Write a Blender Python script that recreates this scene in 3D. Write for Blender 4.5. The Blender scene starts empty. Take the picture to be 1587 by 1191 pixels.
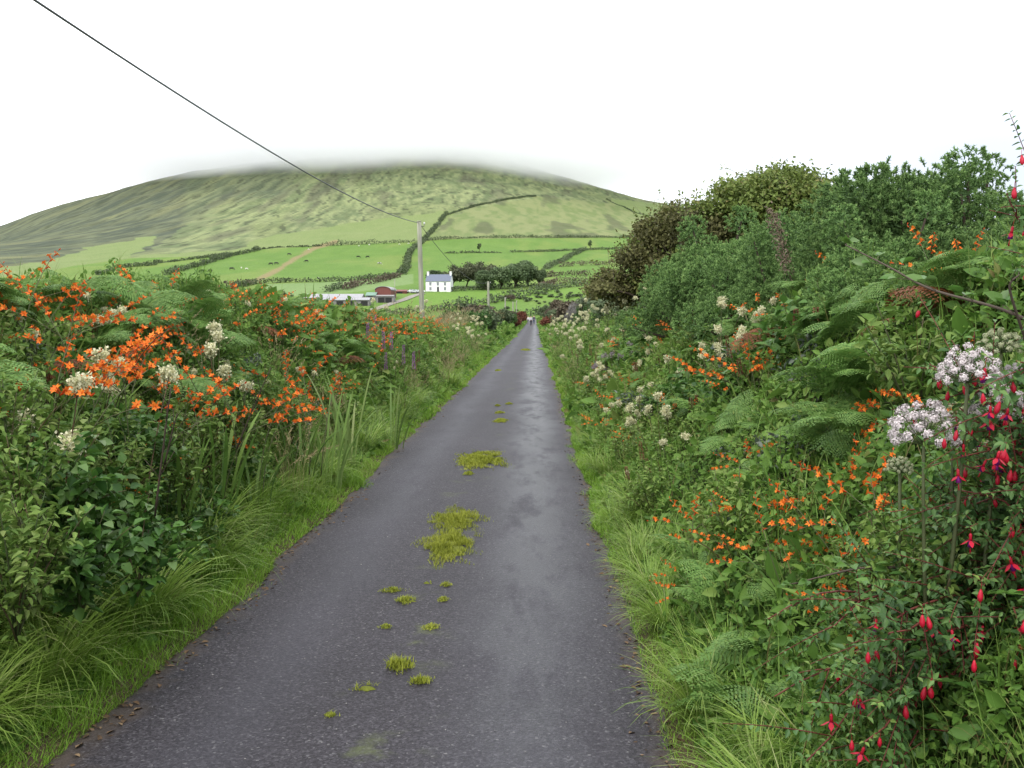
import bpy, math, random
import numpy as np
from mathutils import Vector, Matrix

rng = np.random.default_rng(11)
random.seed(11)
R = math.radians
scene = bpy.context.scene
COL = scene.collection

# ------------------------------------------------------------------ tagging
def tag(o, label=None, cat=None, group=None, kind=None):
    if label: o['label'] = label
    if cat: o['category'] = cat
    if group: o['group'] = group
    if kind: o['kind'] = kind
    elif cat: o['kind'] = 'thing'
    return o

def link(name, mesh, parent=None, mtx=None):
    o = bpy.data.objects.new(name, mesh)
    COL.objects.link(o)
    if parent is not None:
        o.parent = parent
    if mtx is not None:
        o.matrix_basis = mtx
    return o

# ------------------------------------------------------------------ noise
def _hash(ix, iy, seed):
    h = (ix.astype(np.int64) * 374761393 + iy.astype(np.int64) * 668265263 + seed * 1274126177) & 0x7fffffff
    h = ((h ^ (h >> 13)) * 1274126177) & 0x7fffffff
    return ((h ^ (h >> 16)) & 0xffff) / 65535.0

def vnoise(x, y, seed=0):
    x = np.asarray(x, float); y = np.asarray(y, float)
    ix = np.floor(x); iy = np.floor(y)
    fx = x - ix; fy = y - iy
    fx = fx * fx * (3 - 2 * fx); fy = fy * fy * (3 - 2 * fy)
    a = _hash(ix, iy, seed); b = _hash(ix + 1, iy, seed)
    c = _hash(ix, iy + 1, seed); d = _hash(ix + 1, iy + 1, seed)
    return (a * (1 - fx) + b * fx) * (1 - fy) + (c * (1 - fx) + d * fx) * fy

def fbm(x, y, seed=0, n=4):
    s = 0; a = .5; t = 0
    for i in range(n):
        s = s + a * vnoise(x, y, seed + i * 17); t += a
        x = np.asarray(x) * 2.03 + 3.1; y = np.asarray(y) * 2.03 + 1.7; a *= .5
    return s / t

def S(t):
    t = np.clip(t, 0, 1)
    return t * t * (3 - 2 * t)

# ------------------------------------------------------------------ camera
EYE = 1.75
YAW, PITCH, FPX = R(1.353), R(3.795), 1500.0
cam = bpy.data.objects.new('camera', bpy.data.cameras.new('camera'))
COL.objects.link(cam)
cam.location = (0, 0, EYE)
cam.rotation_euler = (R(90) - PITCH, 0, YAW)
cam.data.sensor_width = 36
cam.data.lens = 36 * FPX / 1587
cam.data.clip_start = .05
cam.data.clip_end = 20000
scene.camera = cam
CM = np.array((Matrix.Rotation(YAW, 3, 'Z') @ Matrix.Rotation(R(90) - PITCH, 3, 'X')))

def ray(px, py):
    """Direction of sight of a spot in the photograph (its own pixels), scaled to y = 1."""
    d = CM @ np.array([(px - 793.5) / FPX, (595.5 - py) / FPX, -1.0])
    return d / d[1]

def at(px, py, Y):
    d = ray(px, py)
    return np.array([d[0] * Y, Y, EYE + d[2] * Y])

def proj(x, y, z):
    q = np.stack([x, y, np.asarray(z) - EYE], -1) @ CM
    w = np.maximum(-q[..., 2], 1e-3)
    return 793.5 + FPX * q[..., 0] / w, 595.5 - FPX * q[..., 1] / w

# ------------------------------------------------------------------ ground
ROAD_L, ROAD_R = -1.86, .56
_r = np.arange(0, 4001, 5.0)
_sig_x = [-2000, -600, 0, 100, 200, 300, 400, 500, 600, 680, 740, 800, 850, 900, 950, 1000, 1040, 1200, 1500, 1900, 2600]
_sig_y = [460, 430, 368, 335, 306, 280, 262, 250, 238, 233, 238, 254, 269, 284, 300, 314, 322, 352, 385, 410, 440]
_sig_az = [math.atan2(*ray(px, 400)[:2]) for px in _sig_x[2:-2]]
_sig_az = [-1.4, -.75] + _sig_az + [.85, 1.4]
_sig_e = [max(0.012, (496 - y) / 1500) for y in _sig_y]

def _profile():
    rr = np.array([0, 20, 60, 100, 165, 230, 300, 340])
    zz = np.array([0, 0.0, .08, .24, .62, 1.1, 1.62, 1.9])
    er = np.array([430, 520, 600, 720, 850, 1000, 1200, 1500, 1750, 1850, 2000, 2500, 4000])
    ee = np.array([.0285, .0415, .0505, .063, .0765, .094, .117, .150, .1725, .174, .165, .08, 0])
    z = np.interp(_r, np.r_[rr, er], np.r_[zz, EYE + ee * er])
    k = 1
    zs = z.copy()
    for w, lo in ((3, 250), (9, 520)):
        ker = np.ones(2 * w + 1) / (2 * w + 1)
        sm = np.convolve(np.pad(zs, w, mode='edge'), ker, 'valid')
        b = S((_r - lo) / 80)
        zs = zs * (1 - b) + sm * b
    return zs
_z = _profile()

def base(x, y):
    r = np.hypot(x, y)
    z = np.interp(r, _r, _z)
    az = np.arctan2(x, np.maximum(y, .01))
    m = np.interp(az, _sig_az, _sig_e) / .1745
    w = S((r - 480) / 1000)
    hi = EYE + (z - EYE) * (1 - w * (1 - m))
    z = np.where(r > 400, hi, z)
    f = S((r - 420) / 200)
    z = z + f * (fbm(x / 60, y / 60, 5, 3) - .5) * (2 + 4 * S((r - 900) / 500))
    return z + .022 * np.exp(-((r - 31) / 1.6) ** 2) + .012 * np.exp(-((r - 12.9) / .8) ** 2)

def edge_l(y):
    y = np.asarray(y, float)
    return ROAD_L + .10 * (vnoise(y * .5, y * 0, 1) - .5) + .07 * (vnoise(y * 2.3, y * 0, 2) - .5)

def edge_r(y):
    y = np.asarray(y, float)
    return ROAD_R + .08 * (vnoise(y * .6, y * 0 + 5, 3) - .5) + .06 * (vnoise(y * 2.6, y * 0, 4) - .5)

def G(x, y):
    x = np.asarray(x, float); y = np.asarray(y, float)
    z = base(x, y)
    dl = edge_l(y) - x
    dr = x - edge_r(y)
    fade = 1 - S((y - 300) / 30)
    low = 1 - .35 * S((y - 12) / 30)
    bl = 1.2 * S((dl - .45) / 1.35) - .9 * S((dl - 2.6) / 2.5)
    br = 1.35 * S((dr - .15) / 1.75) - 1.0 * S((dr - 6.5) / 4)
    lump = .16 * (fbm(x * 1.1, y * 1.1, 9, 3) - .5)
    b = np.where(dl > 0, (bl + lump * S(dl / .8)) * low, 0) + np.where(dr > 0, (br + lump * S(dr / .8)) * (1 - .45 * S((y - 14) / 30)), 0)
    road = S(np.minimum(np.minimum(dl, dr) * -1, 9) / -.1)      # unused far away
    inside = (dl < 0) & (dr < 0) & (y < 335)
    lip = np.where(inside, -.03, .03 * S(np.maximum(dl, dr) / .12))
    return z + b * fade + np.where(y < 335, lip, 0)

def hit(px, py, r0=200., r1=2400.):
    d = ray(px, py)
    Y = np.concatenate([np.arange(r0, 700, 1.0), np.arange(700, r1, 2.0)])
    zz = EYE + d[2] * Y
    below = zz <= G(d[0] * Y, Y)
    i = int(np.argmax(below)) if below.any() else len(Y) - 1
    y = Y[i]
    return np.array([d[0] * y, y, float(G(d[0] * y, y))])

# ------------------------------------------------------------------ materials
def new_mat(name):
    m = bpy.data.materials.new(name)
    m.use_nodes = True
    nt = m.node_tree
    for n in list(nt.nodes): nt.nodes.remove(n)
    return m, nt

def nd(nt, t, **kw):
    n = nt.nodes.new(t)
    for k, v in kw.items():
        if k in n.inputs.keys(): n.inputs[k].default_value = v
        else: setattr(n, k, v)
    return n

def ramp(nt, stops, fac=None, interp='LINEAR'):
    n = nt.nodes.new('ShaderNodeValToRGB')
    n.color_ramp.interpolation = interp
    el = n.color_ramp.elements
    while len(el) > 1: el.remove(el[-1])
    el[0].position = stops[0][0]; el[0].color = (*stops[0][1], 1)
    for p, c in stops[1:]:
        e = el.new(p); e.color = (*c, 1)
    if fac is not None: nt.links.new(fac, n.inputs[0])
    return n

def leaf_mat(name, cols, trans=.28, rough=.55, spec=.22, var=.35, glow=None):
    """Foliage: tint attribute through a colour ramp, object-to-object variation, a share of light passing through."""
    m, nt = new_mat(name)
    at_ = nd(nt, 'ShaderNodeAttribute', attribute_name='tint')
    st = [(i / max(1, len(cols) - 1), c) for i, c in enumerate(cols)]
    rp = ramp(nt, st, at_.outputs['Fac'])
    oi = nd(nt, 'ShaderNodeObjectInfo')
    mr = nd(nt, 'ShaderNodeMapRange')
    mr.inputs[3].default_value = 1 - var * .5; mr.inputs[4].default_value = 1 + var * .5
    nt.links.new(oi.outputs['Random'], mr.inputs[0])
    mul = nd(nt, 'ShaderNodeMix', data_type='RGBA', blend_type='MULTIPLY')
    mul.inputs[0].default_value = 1
    nt.links.new(rp.outputs[0], mul.inputs[6]); nt.links.new(mr.outputs[0], mul.inputs[7])
    bs = nd(nt, 'ShaderNodeBsdfPrincipled')
    bs.inputs['Roughness'].default_value = rough
    bs.inputs['Specular IOR Level'].default_value = spec
    nt.links.new(mul.outputs[2], bs.inputs['Base Color'])
    out = nd(nt, 'ShaderNodeOutputMaterial')
    if trans > 0:
        tr = nd(nt, 'ShaderNodeBsdfTranslucent')
        nt.links.new(mul.outputs[2], tr.inputs[0])
        mx = nd(nt, 'ShaderNodeMixShader'); mx.inputs[0].default_value = trans
        nt.links.new(bs.outputs[0], mx.inputs[1]); nt.links.new(tr.outputs[0], mx.inputs[2])
        nt.links.new(mx.outputs[0], out.inputs[0])
    else:
        nt.links.new(bs.outputs[0], out.inputs[0])
    return m

def plain_mat(name, c1, c2=None, scale=3., rough=.8, spec=.3, stretch=(1, 1, 1), bump=0, metallic=0):
    m, nt = new_mat(name)
    tc = nd(nt, 'ShaderNodeTexCoord')
    mp = nd(nt, 'ShaderNodeMapping'); mp.inputs['Scale'].default_value = stretch
    nt.links.new(tc.outputs['Object'], mp.inputs[0])
    nz = nd(nt, 'ShaderNodeTexNoise'); nz.inputs['Scale'].default_value = scale; nz.inputs['Detail'].default_value = 6
    nt.links.new(mp.outputs[0], nz.inputs[0])
    rp = ramp(nt, [(.3, c1), (.7, c2 or c1)], nz.outputs[0])
    bs = nd(nt, 'ShaderNodeBsdfPrincipled')
    bs.inputs['Roughness'].default_value = rough; bs.inputs['Specular IOR Level'].default_value = spec
    bs.inputs['Metallic'].default_value = metallic
    nt.links.new(rp.outputs[0], bs.inputs['Base Color'])
    if bump:
        bp = nd(nt, 'ShaderNodeBump'); bp.inputs['Strength'].default_value = bump; bp.inputs['Distance'].default_value = .01
        nt.links.new(nz.outputs[0], bp.inputs['Height']); nt.links.new(bp.outputs[0], bs.inputs['Normal'])
    out = nd(nt, 'ShaderNodeOutputMaterial'); nt.links.new(bs.outputs[0], out.inputs[0])
    return m

# ------------------------------------------------------------------ mesh builder
class MB:
    def __init__(s):
        s.v = []; s.q = []; s.t = []; s.tint = []; s.n = 0
    def add(s, v, q=None, t=None, tint=.5):
        v = np.asarray(v, float).reshape(-1, 3)
        if q is not None and len(q): s.q.append(np.asarray(q, np.int64).reshape(-1, 4) + s.n)
        if t is not None and len(t): s.t.append(np.asarray(t, np.int64).reshape(-1, 3) + s.n)
        s.v.append(v); s.n += len(v)
        s.tint.append(np.broadcast_to(np.asarray(tint, float), (len(v),)))
        return s
    def mesh(s, name, mat, smooth=True, cols=None):
        me = bpy.data.meshes.new(name)
        v = np.concatenate(s.v) if s.v else np.zeros((0, 3))
        q = np.concatenate(s.q) if s.q else np.zeros((0, 4), np.int64)
        t = np.concatenate(s.t) if s.t else np.zeros((0, 3), np.int64)
        me.vertices.add(len(v)); me.vertices.foreach_set('co', v.astype(np.float32).ravel())
        loops = np.concatenate([q.ravel(), t.ravel()]).astype(np.int32)
        me.loops.add(len(loops)); me.loops.foreach_set('vertex_index', loops)
        starts = np.concatenate([np.arange(len(q)) * 4, len(q) * 4 + np.arange(len(t)) * 3]).astype(np.int32)
        me.polygons.add(len(starts)); me.polygons.foreach_set('loop_start', starts)
        me.update(calc_edges=True)
        a = me.attributes.new('tint', 'FLOAT', 'POINT')
        a.data.foreach_set('value', np.concatenate(s.tint).astype(np.float32))
        if cols is not None:
            c = me.attributes.new('land', 'FLOAT_COLOR', 'POINT')
            c.data.foreach_set('color', np.c_[cols, np.ones(len(cols))].astype(np.float32).ravel())
        me.polygons.foreach_set('use_smooth', np.full(len(starts), smooth))
        me.materials.append(mat)
        return me

def nrm(v):
    return v / np.maximum(np.linalg.norm(v, axis=-1, keepdims=True), 1e-9)

def rand_dir(n, up=0.):
    d = rng.normal(size=(n, 3)); d[:, 2] += up
    return nrm(d)

def leaves(P, D, N, L, W, fold=.2, curl=.12, wide=.35):
    """Folded, slightly curled leaf blades: six points, two faces each."""
    n = len(P)
    L = np.broadcast_to(L, (n,))[:, None]; W = np.broadcast_to(W, (n,))[:, None]
    D = nrm(D); Sd = nrm(np.cross(D, N)); N = np.cross(Sd, D)
    p = [P,
         P + D * L * wide + Sd * W * .5 + N * W * fold,
         P + D * L * .7 + Sd * W * .36 + N * W * fold * .6 - N * L * curl * .3,
         P + D * L - N * L * curl,
         P + D * L * .7 - Sd * W * .36 + N * W * fold * .6 - N * L * curl * .3,
         P + D * L * wide - Sd * W * .5 + N * W * fold]
    v = np.stack(p, 1).reshape(-1, 3)
    i = np.arange(n)[:, None] * 6
    q = np.concatenate([i + np.array([[0, 1, 2, 3]]), i + np.array([[0, 3, 4, 5]])])
    return v, q

def ribbons(P, az, L, th0, th1, W, nseg=4, sway=None, sword=False):
    """Grass-like blades bending from angle th0 to th1 off the vertical."""
    n = len(P)
    L, th0, th1, W = [np.broadcast_to(a, (n,)).astype(float) for a in (L, th0, th1, W)]
    h = np.stack([np.sin(az), np.cos(az), np.zeros(n)], 1)
    sd = np.stack([np.cos(az), -np.sin(az), np.zeros(n)], 1)
    if sway is not None: h = nrm(h + sd * np.broadcast_to(sway, (n,))[:, None])
    p = P.copy(); pts = [p]
    for k in range(nseg):
        th = th0 + (th1 - th0) * ((k + .5) / nseg) ** 1.3
        p = p + (h * np.sin(th)[:, None] + np.array([0, 0, 1.]) * np.cos(th)[:, None]) * (L / nseg)[:, None]
        pts.append(p)
    rows = []
    for k in range(nseg):
        t = k / nseg
        w = W * ((.55 + 1.1 * t * (1 - t) * 1.7) if sword else (1 - t) ** .6)
        rows.append(pts[k] - sd * w[:, None] * .5); rows.append(pts[k] + sd * w[:, None] * .5)
    rows.append(pts[-1])
    m = 2 * nseg + 1
    v = np.stack(rows, 1).reshape(-1, 3)
    i = np.arange(n)[:, None] * m
    q = np.concatenate([i + np.array([[2 * k, 2 * k + 1, 2 * k + 3, 2 * k + 2]]) for k in range(nseg - 1)]) if nseg > 1 else None
    t = i + np.array([[2 * nseg - 2, 2 * nseg - 1, 2 * nseg]])
    return v, q, t, m

def tube(mb, pts, r0, r1=None, n=5, tint=.5, cap=True):
    pts = np.asarray(pts, float); k = len(pts)
    r1 = r0 if r1 is None else r1
    rad = np.linspace(r0, r1, k) if np.isscalar(r0) else np.asarray(r0)
    T = nrm(np.gradient(pts, axis=0))
    ref = np.array([0, 0, 1.]) if abs(T[0][2]) < .9 else np.array([1., 0, 0])
    A = nrm(np.cross(T, ref)); B = np.cross(T, A)
    a = np.arange(n) / n * 2 * math.pi
    v = pts[:, None] + rad[:, None, None] * (A[:, None] * np.cos(a)[None, :, None] + B[:, None] * np.sin(a)[None, :, None])
    v = v.reshape(-1, 3)
    q = []
    for i in range(k - 1):
        for j in range(n):
            q.append((i * n + j, i * n + (j + 1) % n, (i + 1) * n + (j + 1) % n, (i + 1) * n + j))
    t = []
    if cap:
        v = np.vstack([v, pts[:1], pts[-1:]])
        for j in range(n):
            t.append((k * n, (j + 1) % n, j)); t.append((k * n + 1, (k - 1) * n + j, (k - 1) * n + (j + 1) % n))
    mb.add(v, q, t, tint)

def box(mb, lo, hi, tint=.5):
    (a, b, c), (d, e, f) = lo, hi
    v = [(a, b, c), (d, b, c), (d, e, c), (a, e, c), (a, b, f), (d, b, f), (d, e, f), (a, e, f)]
    q = [(0, 3, 2, 1), (4, 5, 6, 7), (0, 1, 5, 4), (1, 2, 6, 5), (2, 3, 7, 6), (3, 0, 4, 7)]
    mb.add(v, q, None, tint)

def arc(p0, p1, sag, n=10):
    t = np.linspace(0, 1, n)[:, None]
    p = np.asarray(p0) * (1 - t) + np.asarray(p1) * t
    p[:, 2] += (sag * 4 * t * (1 - t))[:, 0]
    return p

class Spec:
    """One kind of thing: its mesh (or None for an Empty), its parts, and where each part sits."""
    def __init__(s, name, mesh=None, parts=(), mtx=None, label=None):
        s.name, s.mesh, s.parts, s.mtx, s.label = name, mesh, list(parts), mtx, label
    def make(s, parent=None):
        o = link(s.name, s.mesh, parent, s.mtx)
        if s.label: o['label'] = s.label
        for p in s.parts: p.make(o)
        return o

def put(spec, loc, rz=0., sc=1., label=None, cat=None, group=None, tilt=(0, 0)):
    o = spec.make()
    sc = (sc, sc, sc) if np.isscalar(sc) else sc
    o.matrix_basis = Matrix.Translation(Vector([float(a) for a in loc])) @ Matrix.Rotation(tilt[0], 4, 'X') @ Matrix.Rotation(tilt[1], 4, 'Y') @ Matrix.Rotation(rz, 4, 'Z') @ Matrix.Diagonal((*sc, 1))
    return tag(o, label, cat, group)
# ================================================================== LIGHT AND SKY
SUN_EL, SUN_AZ = R(58), R(200)          # high, behind the cloud, over the left shoulder
world = bpy.data.worlds.new('World'); scene.world = world
world.use_nodes = True
nt = world.node_tree
for n in list(nt.nodes): nt.nodes.remove(n)
sky = nd(nt, 'ShaderNodeTexSky', sky_type='NISHITA', sun_disc=False)
sky.sun_elevation = SUN_EL; sky.sun_rotation = SUN_AZ; sky.air_density = 1; sky.dust_density = 4
bg1 = nd(nt, 'ShaderNodeBackground'); bg1.inputs[1].default_value = .05
nt.links.new(sky.outputs[0], bg1.inputs[0])
tc = nd(nt, 'ShaderNodeTexCoord')
nz = nd(nt, 'ShaderNodeTexNoise'); nz.inputs['Scale'].default_value = 1.6; nz.inputs['Detail'].default_value = 4; nz.inputs['Roughness'].default_value = .45
mp = nd(nt, 'ShaderNodeMapping'); mp.inputs['Scale'].default_value = (1, 1, 3.0); mp.inputs['Location'].default_value = (.3, 1.1, .4)
nt.links.new(tc.outputs['Generated'], mp.inputs[0]); nt.links.new(mp.outputs[0], nz.inputs[0])
rp = ramp(nt, [(.28, (.66, .68, .73)), (.5, (.84, .86, .89)), (.62, (1.0, 1.0, 1.0))], nz.outputs[0])
# thinner, bluer cloud low in the east, to the right of the hill
sxyz = nd(nt, 'ShaderNodeSeparateXYZ'); nt.links.new(tc.outputs['Generated'], sxyz.inputs[0])
ex = nd(nt, 'ShaderNodeMapRange', interpolation_type='SMOOTHSTEP'); ex.inputs[1].default_value = .06; ex.inputs[2].default_value = .42; nt.links.new(sxyz.outputs[0], ex.inputs[0])
ez = nd(nt, 'ShaderNodeMapRange', interpolation_type='SMOOTHSTEP'); ez.inputs[1].default_value = .42; ez.inputs[2].default_value = .08; nt.links.new(sxyz.outputs[2], ez.inputs[0])
exz = nd(nt, 'ShaderNodeMath', operation='MULTIPLY'); nt.links.new(ex.outputs[0], exz.inputs[0]); nt.links.new(ez.outputs[0], exz.inputs[1])
lo_ = nd(nt, 'ShaderNodeMix', data_type='RGBA', blend_type='MULTIPLY'); nt.links.new(exz.outputs[0], lo_.inputs[0]); nt.links.new(rp.outputs[0], lo_.inputs[6]); lo_.inputs[7].default_value = (.44, .452, .495, 1)
bg2 = nd(nt, 'ShaderNodeBackground'); bg2.inputs[1].default_value = 1.5
nt.links.new(lo_.outputs[2], bg2.inputs[0])
ad = nd(nt, 'ShaderNodeAddShader')
nt.links.new(bg1.outputs[0], ad.inputs[0]); nt.links.new(bg2.outputs[0], ad.inputs[1])
wo = nd(nt, 'ShaderNodeOutputWorld'); nt.links.new(ad.outputs[0], wo.inputs[0])

sl = bpy.data.lights.new('sun', 'SUN'); sl.energy = 1.3; sl.angle = R(22); sl.color = (1, .96, .9)
so = bpy.data.objects.new('sun', sl); COL.objects.link(so)
sd_ = Vector((math.sin(SUN_AZ) * math.cos(SUN_EL), math.cos(SUN_AZ) * math.cos(SUN_EL), math.sin(SUN_EL)))
so.rotation_euler = sd_.to_track_quat('Z', 'Y').to_euler()
so.location = (0, 0, 50)
vs = scene.view_settings
vs.view_transform = 'Standard'; vs.look = 'None'; vs.exposure = .45; vs.gamma = 1; vs.use_curve_mapping = False
cy = scene.cycles
cy.max_bounces = 22; cy.diffuse_bounces = 4; cy.glossy_bounces = 2; cy.transmission_bounces = 4; cy.volume_bounces = 20; cy.transparent_max_bounces = 8
cy.use_denoising = True
cy.caustics_reflective = False; cy.caustics_refractive = False

# ================================================================== TERRAIN
def poly_mask(px, py, poly):
    poly = np.asarray(poly, float); ins = np.zeros(px.shape, bool)
    j = len(poly) - 1
    for i in range(len(poly)):
        xi, yi = poly[i]; xj, yj = poly[j]
        c = ((yi > py) != (yj > py))
        with np.errstate(divide='ignore', invalid='ignore'):
            ins ^= c & (px < (xj - xi) * (py - yi) / (yj - yi + 1e-12) + xi)
        j = i
    return ins

def terrain():
    az = np.concatenate([np.linspace(-1.75, -.60, 60, endpoint=False), np.linspace(-.60, .58, 560, endpoint=False), np.linspace(.58, 1.75, 61)])
    rr = np.concatenate([[.02], np.geomspace(.8, 12, 120, endpoint=False), np.geomspace(12, 330, 150, endpoint=False), np.geomspace(330, 1900, 520, endpoint=False), np.geomspace(1900, 9000, 40)])
    A, RR = np.meshgrid(az, rr)
    X = RR * np.sin(A); Y = RR * np.cos(A)
    Z = G(X, Y)
    Z = np.where(RR > 2600, np.minimum(Z, 0), Z)
    px, py = proj(X, Y, Z)
    # the colour of the land itself, mapped field by field
    Y0_ = Y; Y = Y / (1 + 1.8 * S((-X - 150) / 500)) + 0 * X
    n1 = fbm(X / 26, Y / 110, 21, 4); n2 = fbm(X / 7, Y / 30, 31, 4); n3 = fbm(X / 130, Y / 130, 41, 3)
    n7 = fbm(X / 2.6, Y / 13, 131, 3); n8 = fbm(X / 5, Y / 22, 141, 2); n4 = fbm(X / 22, Y / 95, 51, 5); Y = Y0_
    def mix(a, b, t): return a + (b - a) * np.clip(t, 0, 1)[..., None]
    c = lambda *k: np.array(k)
    # moor: straw, olive and heather in patches with horizontal streaks
    moor = mix(c(.080, .105, .048), c(.150, .175, .080), S((n2 * .85 + n4 * .3 - .35) / .4))
    moor = mix(moor, c(.062, .060, .042), S((n1 - .52) / .2) * .6)
    moor = mix(moor, c(.125, .15, .060), S((n3 - .5) / .2) * .5)
    heath = mix(c(.048, .060, .040), c(.085, .097, .054), S((n2 - .35) / .3))
    heath = mix(heath, c(.14, .145, .065), S((n4 - .6) / .16) * .5)
    grass = mix(c(.082, .155, .030), c(.118, .195, .042), n2)
    grass = mix(grass, c(.150, .200, .050), S((n1 - .45) / .2) * .6)
    pale = mix(c(.135, .185, .062), c(.17, .21, .082), n2)
    rough = mix(c(.125, .165, .060), c(.175, .20, .085), S((n2 - .3) / .35))
    rough = mix(rough, c(.075, .085, .045), S((n1 - .56) / .12) * .7)
    col = moor
    w = 11 * (fbm(X / 40, Y / 40, 61, 3) - .5)
    qx, qy = px + w, py + w * .7
    M = lambda poly: poly_mask(qx, qy, poly)
    hm = M([(-900, 520), (-900, 100), (470, 100), (450, 300), (330, 318), (285, 352), (235, 388), (180, 400), (95, 420), (0, 445)])
    blend = S((335 + 40 * (n3 - .5) - px) / 60) * hm
    hm2 = M([(-900, 560), (-900, 90), (500, 90), (470, 300), (360, 322), (310, 356), (262, 388), (180, 404), (95, 424), (0, 450)]) * S((n2 - .40) / .2)
    col = mix(col, heath, np.maximum(blend, np.maximum(hm * .62, hm2 * .42)))
    col = col * (.78 + .86 * n7)[..., None]
    col = mix(col, c(.045, .055, .030), S((n8 - .66) / .08) * .75)
    col = mix(col, heath, S((285 - py + 30 * (n3 - .5)) / 30) * .35 * (py < 330))
    def fld(poly, colour, s=1.0):
        nonlocal col
        col = np.where(M(poly)[..., None] if s == 1 else poly_mask(px, py, poly)[..., None], colour, col)
    fld([(655, 374), (672, 350), (722, 325), (830, 305), (960, 318), (1000, 340), (1010, 368)], rough)
    fld([(945, 309), (1200, 330), (1200, 345), (990, 333), (962, 320)], pale)
    fld([(-700, 470), (70, 408), (130, 385), (245, 365), (236, 380), (190, 400), (112, 416), (0, 450)], pale)
    fld([(360, 386), (425, 364), (560, 345), (690, 325), (702, 330), (668, 372), (640, 378), (500, 382), (380, 394), (200, 402), (190, 398)], pale)
    improved = [(-700, 500), (60, 424), (110, 413), (200, 401), (320, 397), (390, 388), (500, 381), (640, 375), (690, 371), (990, 368), (1300, 362), (1300, 520), (-700, 520)]
    fld(improved, grass, 0)
    fld([(420, 462), (400, 441), (500, 438), (560, 434), (640, 425), (640, 440), (560, 452), (470, 458)], mix(c(.13, .20, .068), c(.155, .225, .085), n2), 0)
    fld([(640, 455), (760, 452), (905, 445), (905, 462), (800, 466), (700, 480), (600, 492), (560, 492)], mix(c(.098, .182, .030), c(.128, .21, .042), n2), 0)
    trk = np.array([(395, 437), (412, 428), (432, 418), (452, 404), (472, 394), (492, 383), (520, 375)])
    far = RR > 330
    dt = np.full(px.shape, 99.)
    for (x0, y0), (x1, y1) in zip(trk[:-1], trk[1:]):
        t = np.clip(((px - x0) * (x1 - x0) + (py - y0) * (y1 - y0)) / ((x1 - x0) ** 2 + (y1 - y0) ** 2), 0, 1)
        dt = np.minimum(dt, np.hypot(px - x0 - t * (x1 - x0), (py - y0 - t * (y1 - y0)) * 1.3))
    col = mix(col, c(.21, .17, .085), S((5.5 + 5 * (n2 - .5) - dt) / 3) * .9 * far)
    # land close to the lane: turf over dark soil, brown litter at the road's edge
    n5 = fbm(X * 1.5, Y * 1.5, 71, 4); n6 = fbm(X * 9, Y * 9, 81, 3)
    near = mix(c(.030, .045, .016), c(.055, .085, .024), n5)
    dl = edge_l(Y) - X; dr = X - edge_r(Y)
    soil = mix(c(.035, .026, .018), c(.085, .060, .038), n6)
    d = np.maximum(dl, dr)
    near = mix(near, soil, S((.26 + .2 * (n5 - .5) - d) / .12))
    strip = (RR < 330) & (np.abs(X + .6) < 9)
    flat = mix(c(.075, .13, .03), c(.12, .19, .045), n1)
    col = np.where((RR < 330)[..., None], np.where(strip[..., None], near, flat), col)
    nr, na = A.shape
    v = np.stack([X, Y, Z], -1).reshape(-1, 3)
    ii = (np.arange(nr - 1)[:, None] * na + np.arange(na - 1)[None]).ravel()
    q = np.stack([ii, ii + na, ii + na + 1, ii + 1], 1)[:, ::-1]
    m, nt = new_mat('land')
    a = nd(nt, 'ShaderNodeAttribute', attribute_name='land')
    tc = nd(nt, 'ShaderNodeTexCoord')
    nz = nd(nt, 'ShaderNodeTexNoise'); nz.inputs['Scale'].default_value = .9; nz.inputs['Detail'].default_value = 8; nz.inputs['Roughness'].default_value = .7
    nt.links.new(tc.outputs['Object'], nz.inputs[0])
    mr = nd(nt, 'ShaderNodeMapRange'); mr.inputs[1].default_value = .3; mr.inputs[2].default_value = .7; mr.inputs[3].default_value = .72; mr.inputs[4].default_value = 1.28
    nt.links.new(nz.outputs[0], mr.inputs[0])
    mu = nd(nt, 'ShaderNodeMix', data_type='RGBA', blend_type='MULTIPLY'); mu.inputs[0].default_value = 1
    nt.links.new(a.outputs['Color'], mu.inputs[6]); nt.links.new(mr.outputs[0], mu.inputs[7])
    bs = nd(nt, 'ShaderNodeBsdfPrincipled'); bs.inputs['Roughness'].default_value = .95; bs.inputs['Specular IOR Level'].default_value = .1
    nt.links.new(mu.outputs[2], bs.inputs['Base Color'])
    bp = nd(nt, 'ShaderNodeBump'); bp.inputs['Strength'].default_value = .5; bp.inputs['Distance'].default_value = .15
    nt.links.new(nz.outputs[0], bp.inputs['Height']); nt.links.new(bp.outputs[0], bs.inputs['Normal'])
    out = nd(nt, 'ShaderNodeOutputMaterial'); nt.links.new(bs.outputs[0], out.inputs[0])
    mb = MB().add(v, q)
    tag(link('terrain', mb.mesh('terrain', m, cols=col.reshape(-1, 3))), kind='structure')
terrain()

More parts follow.
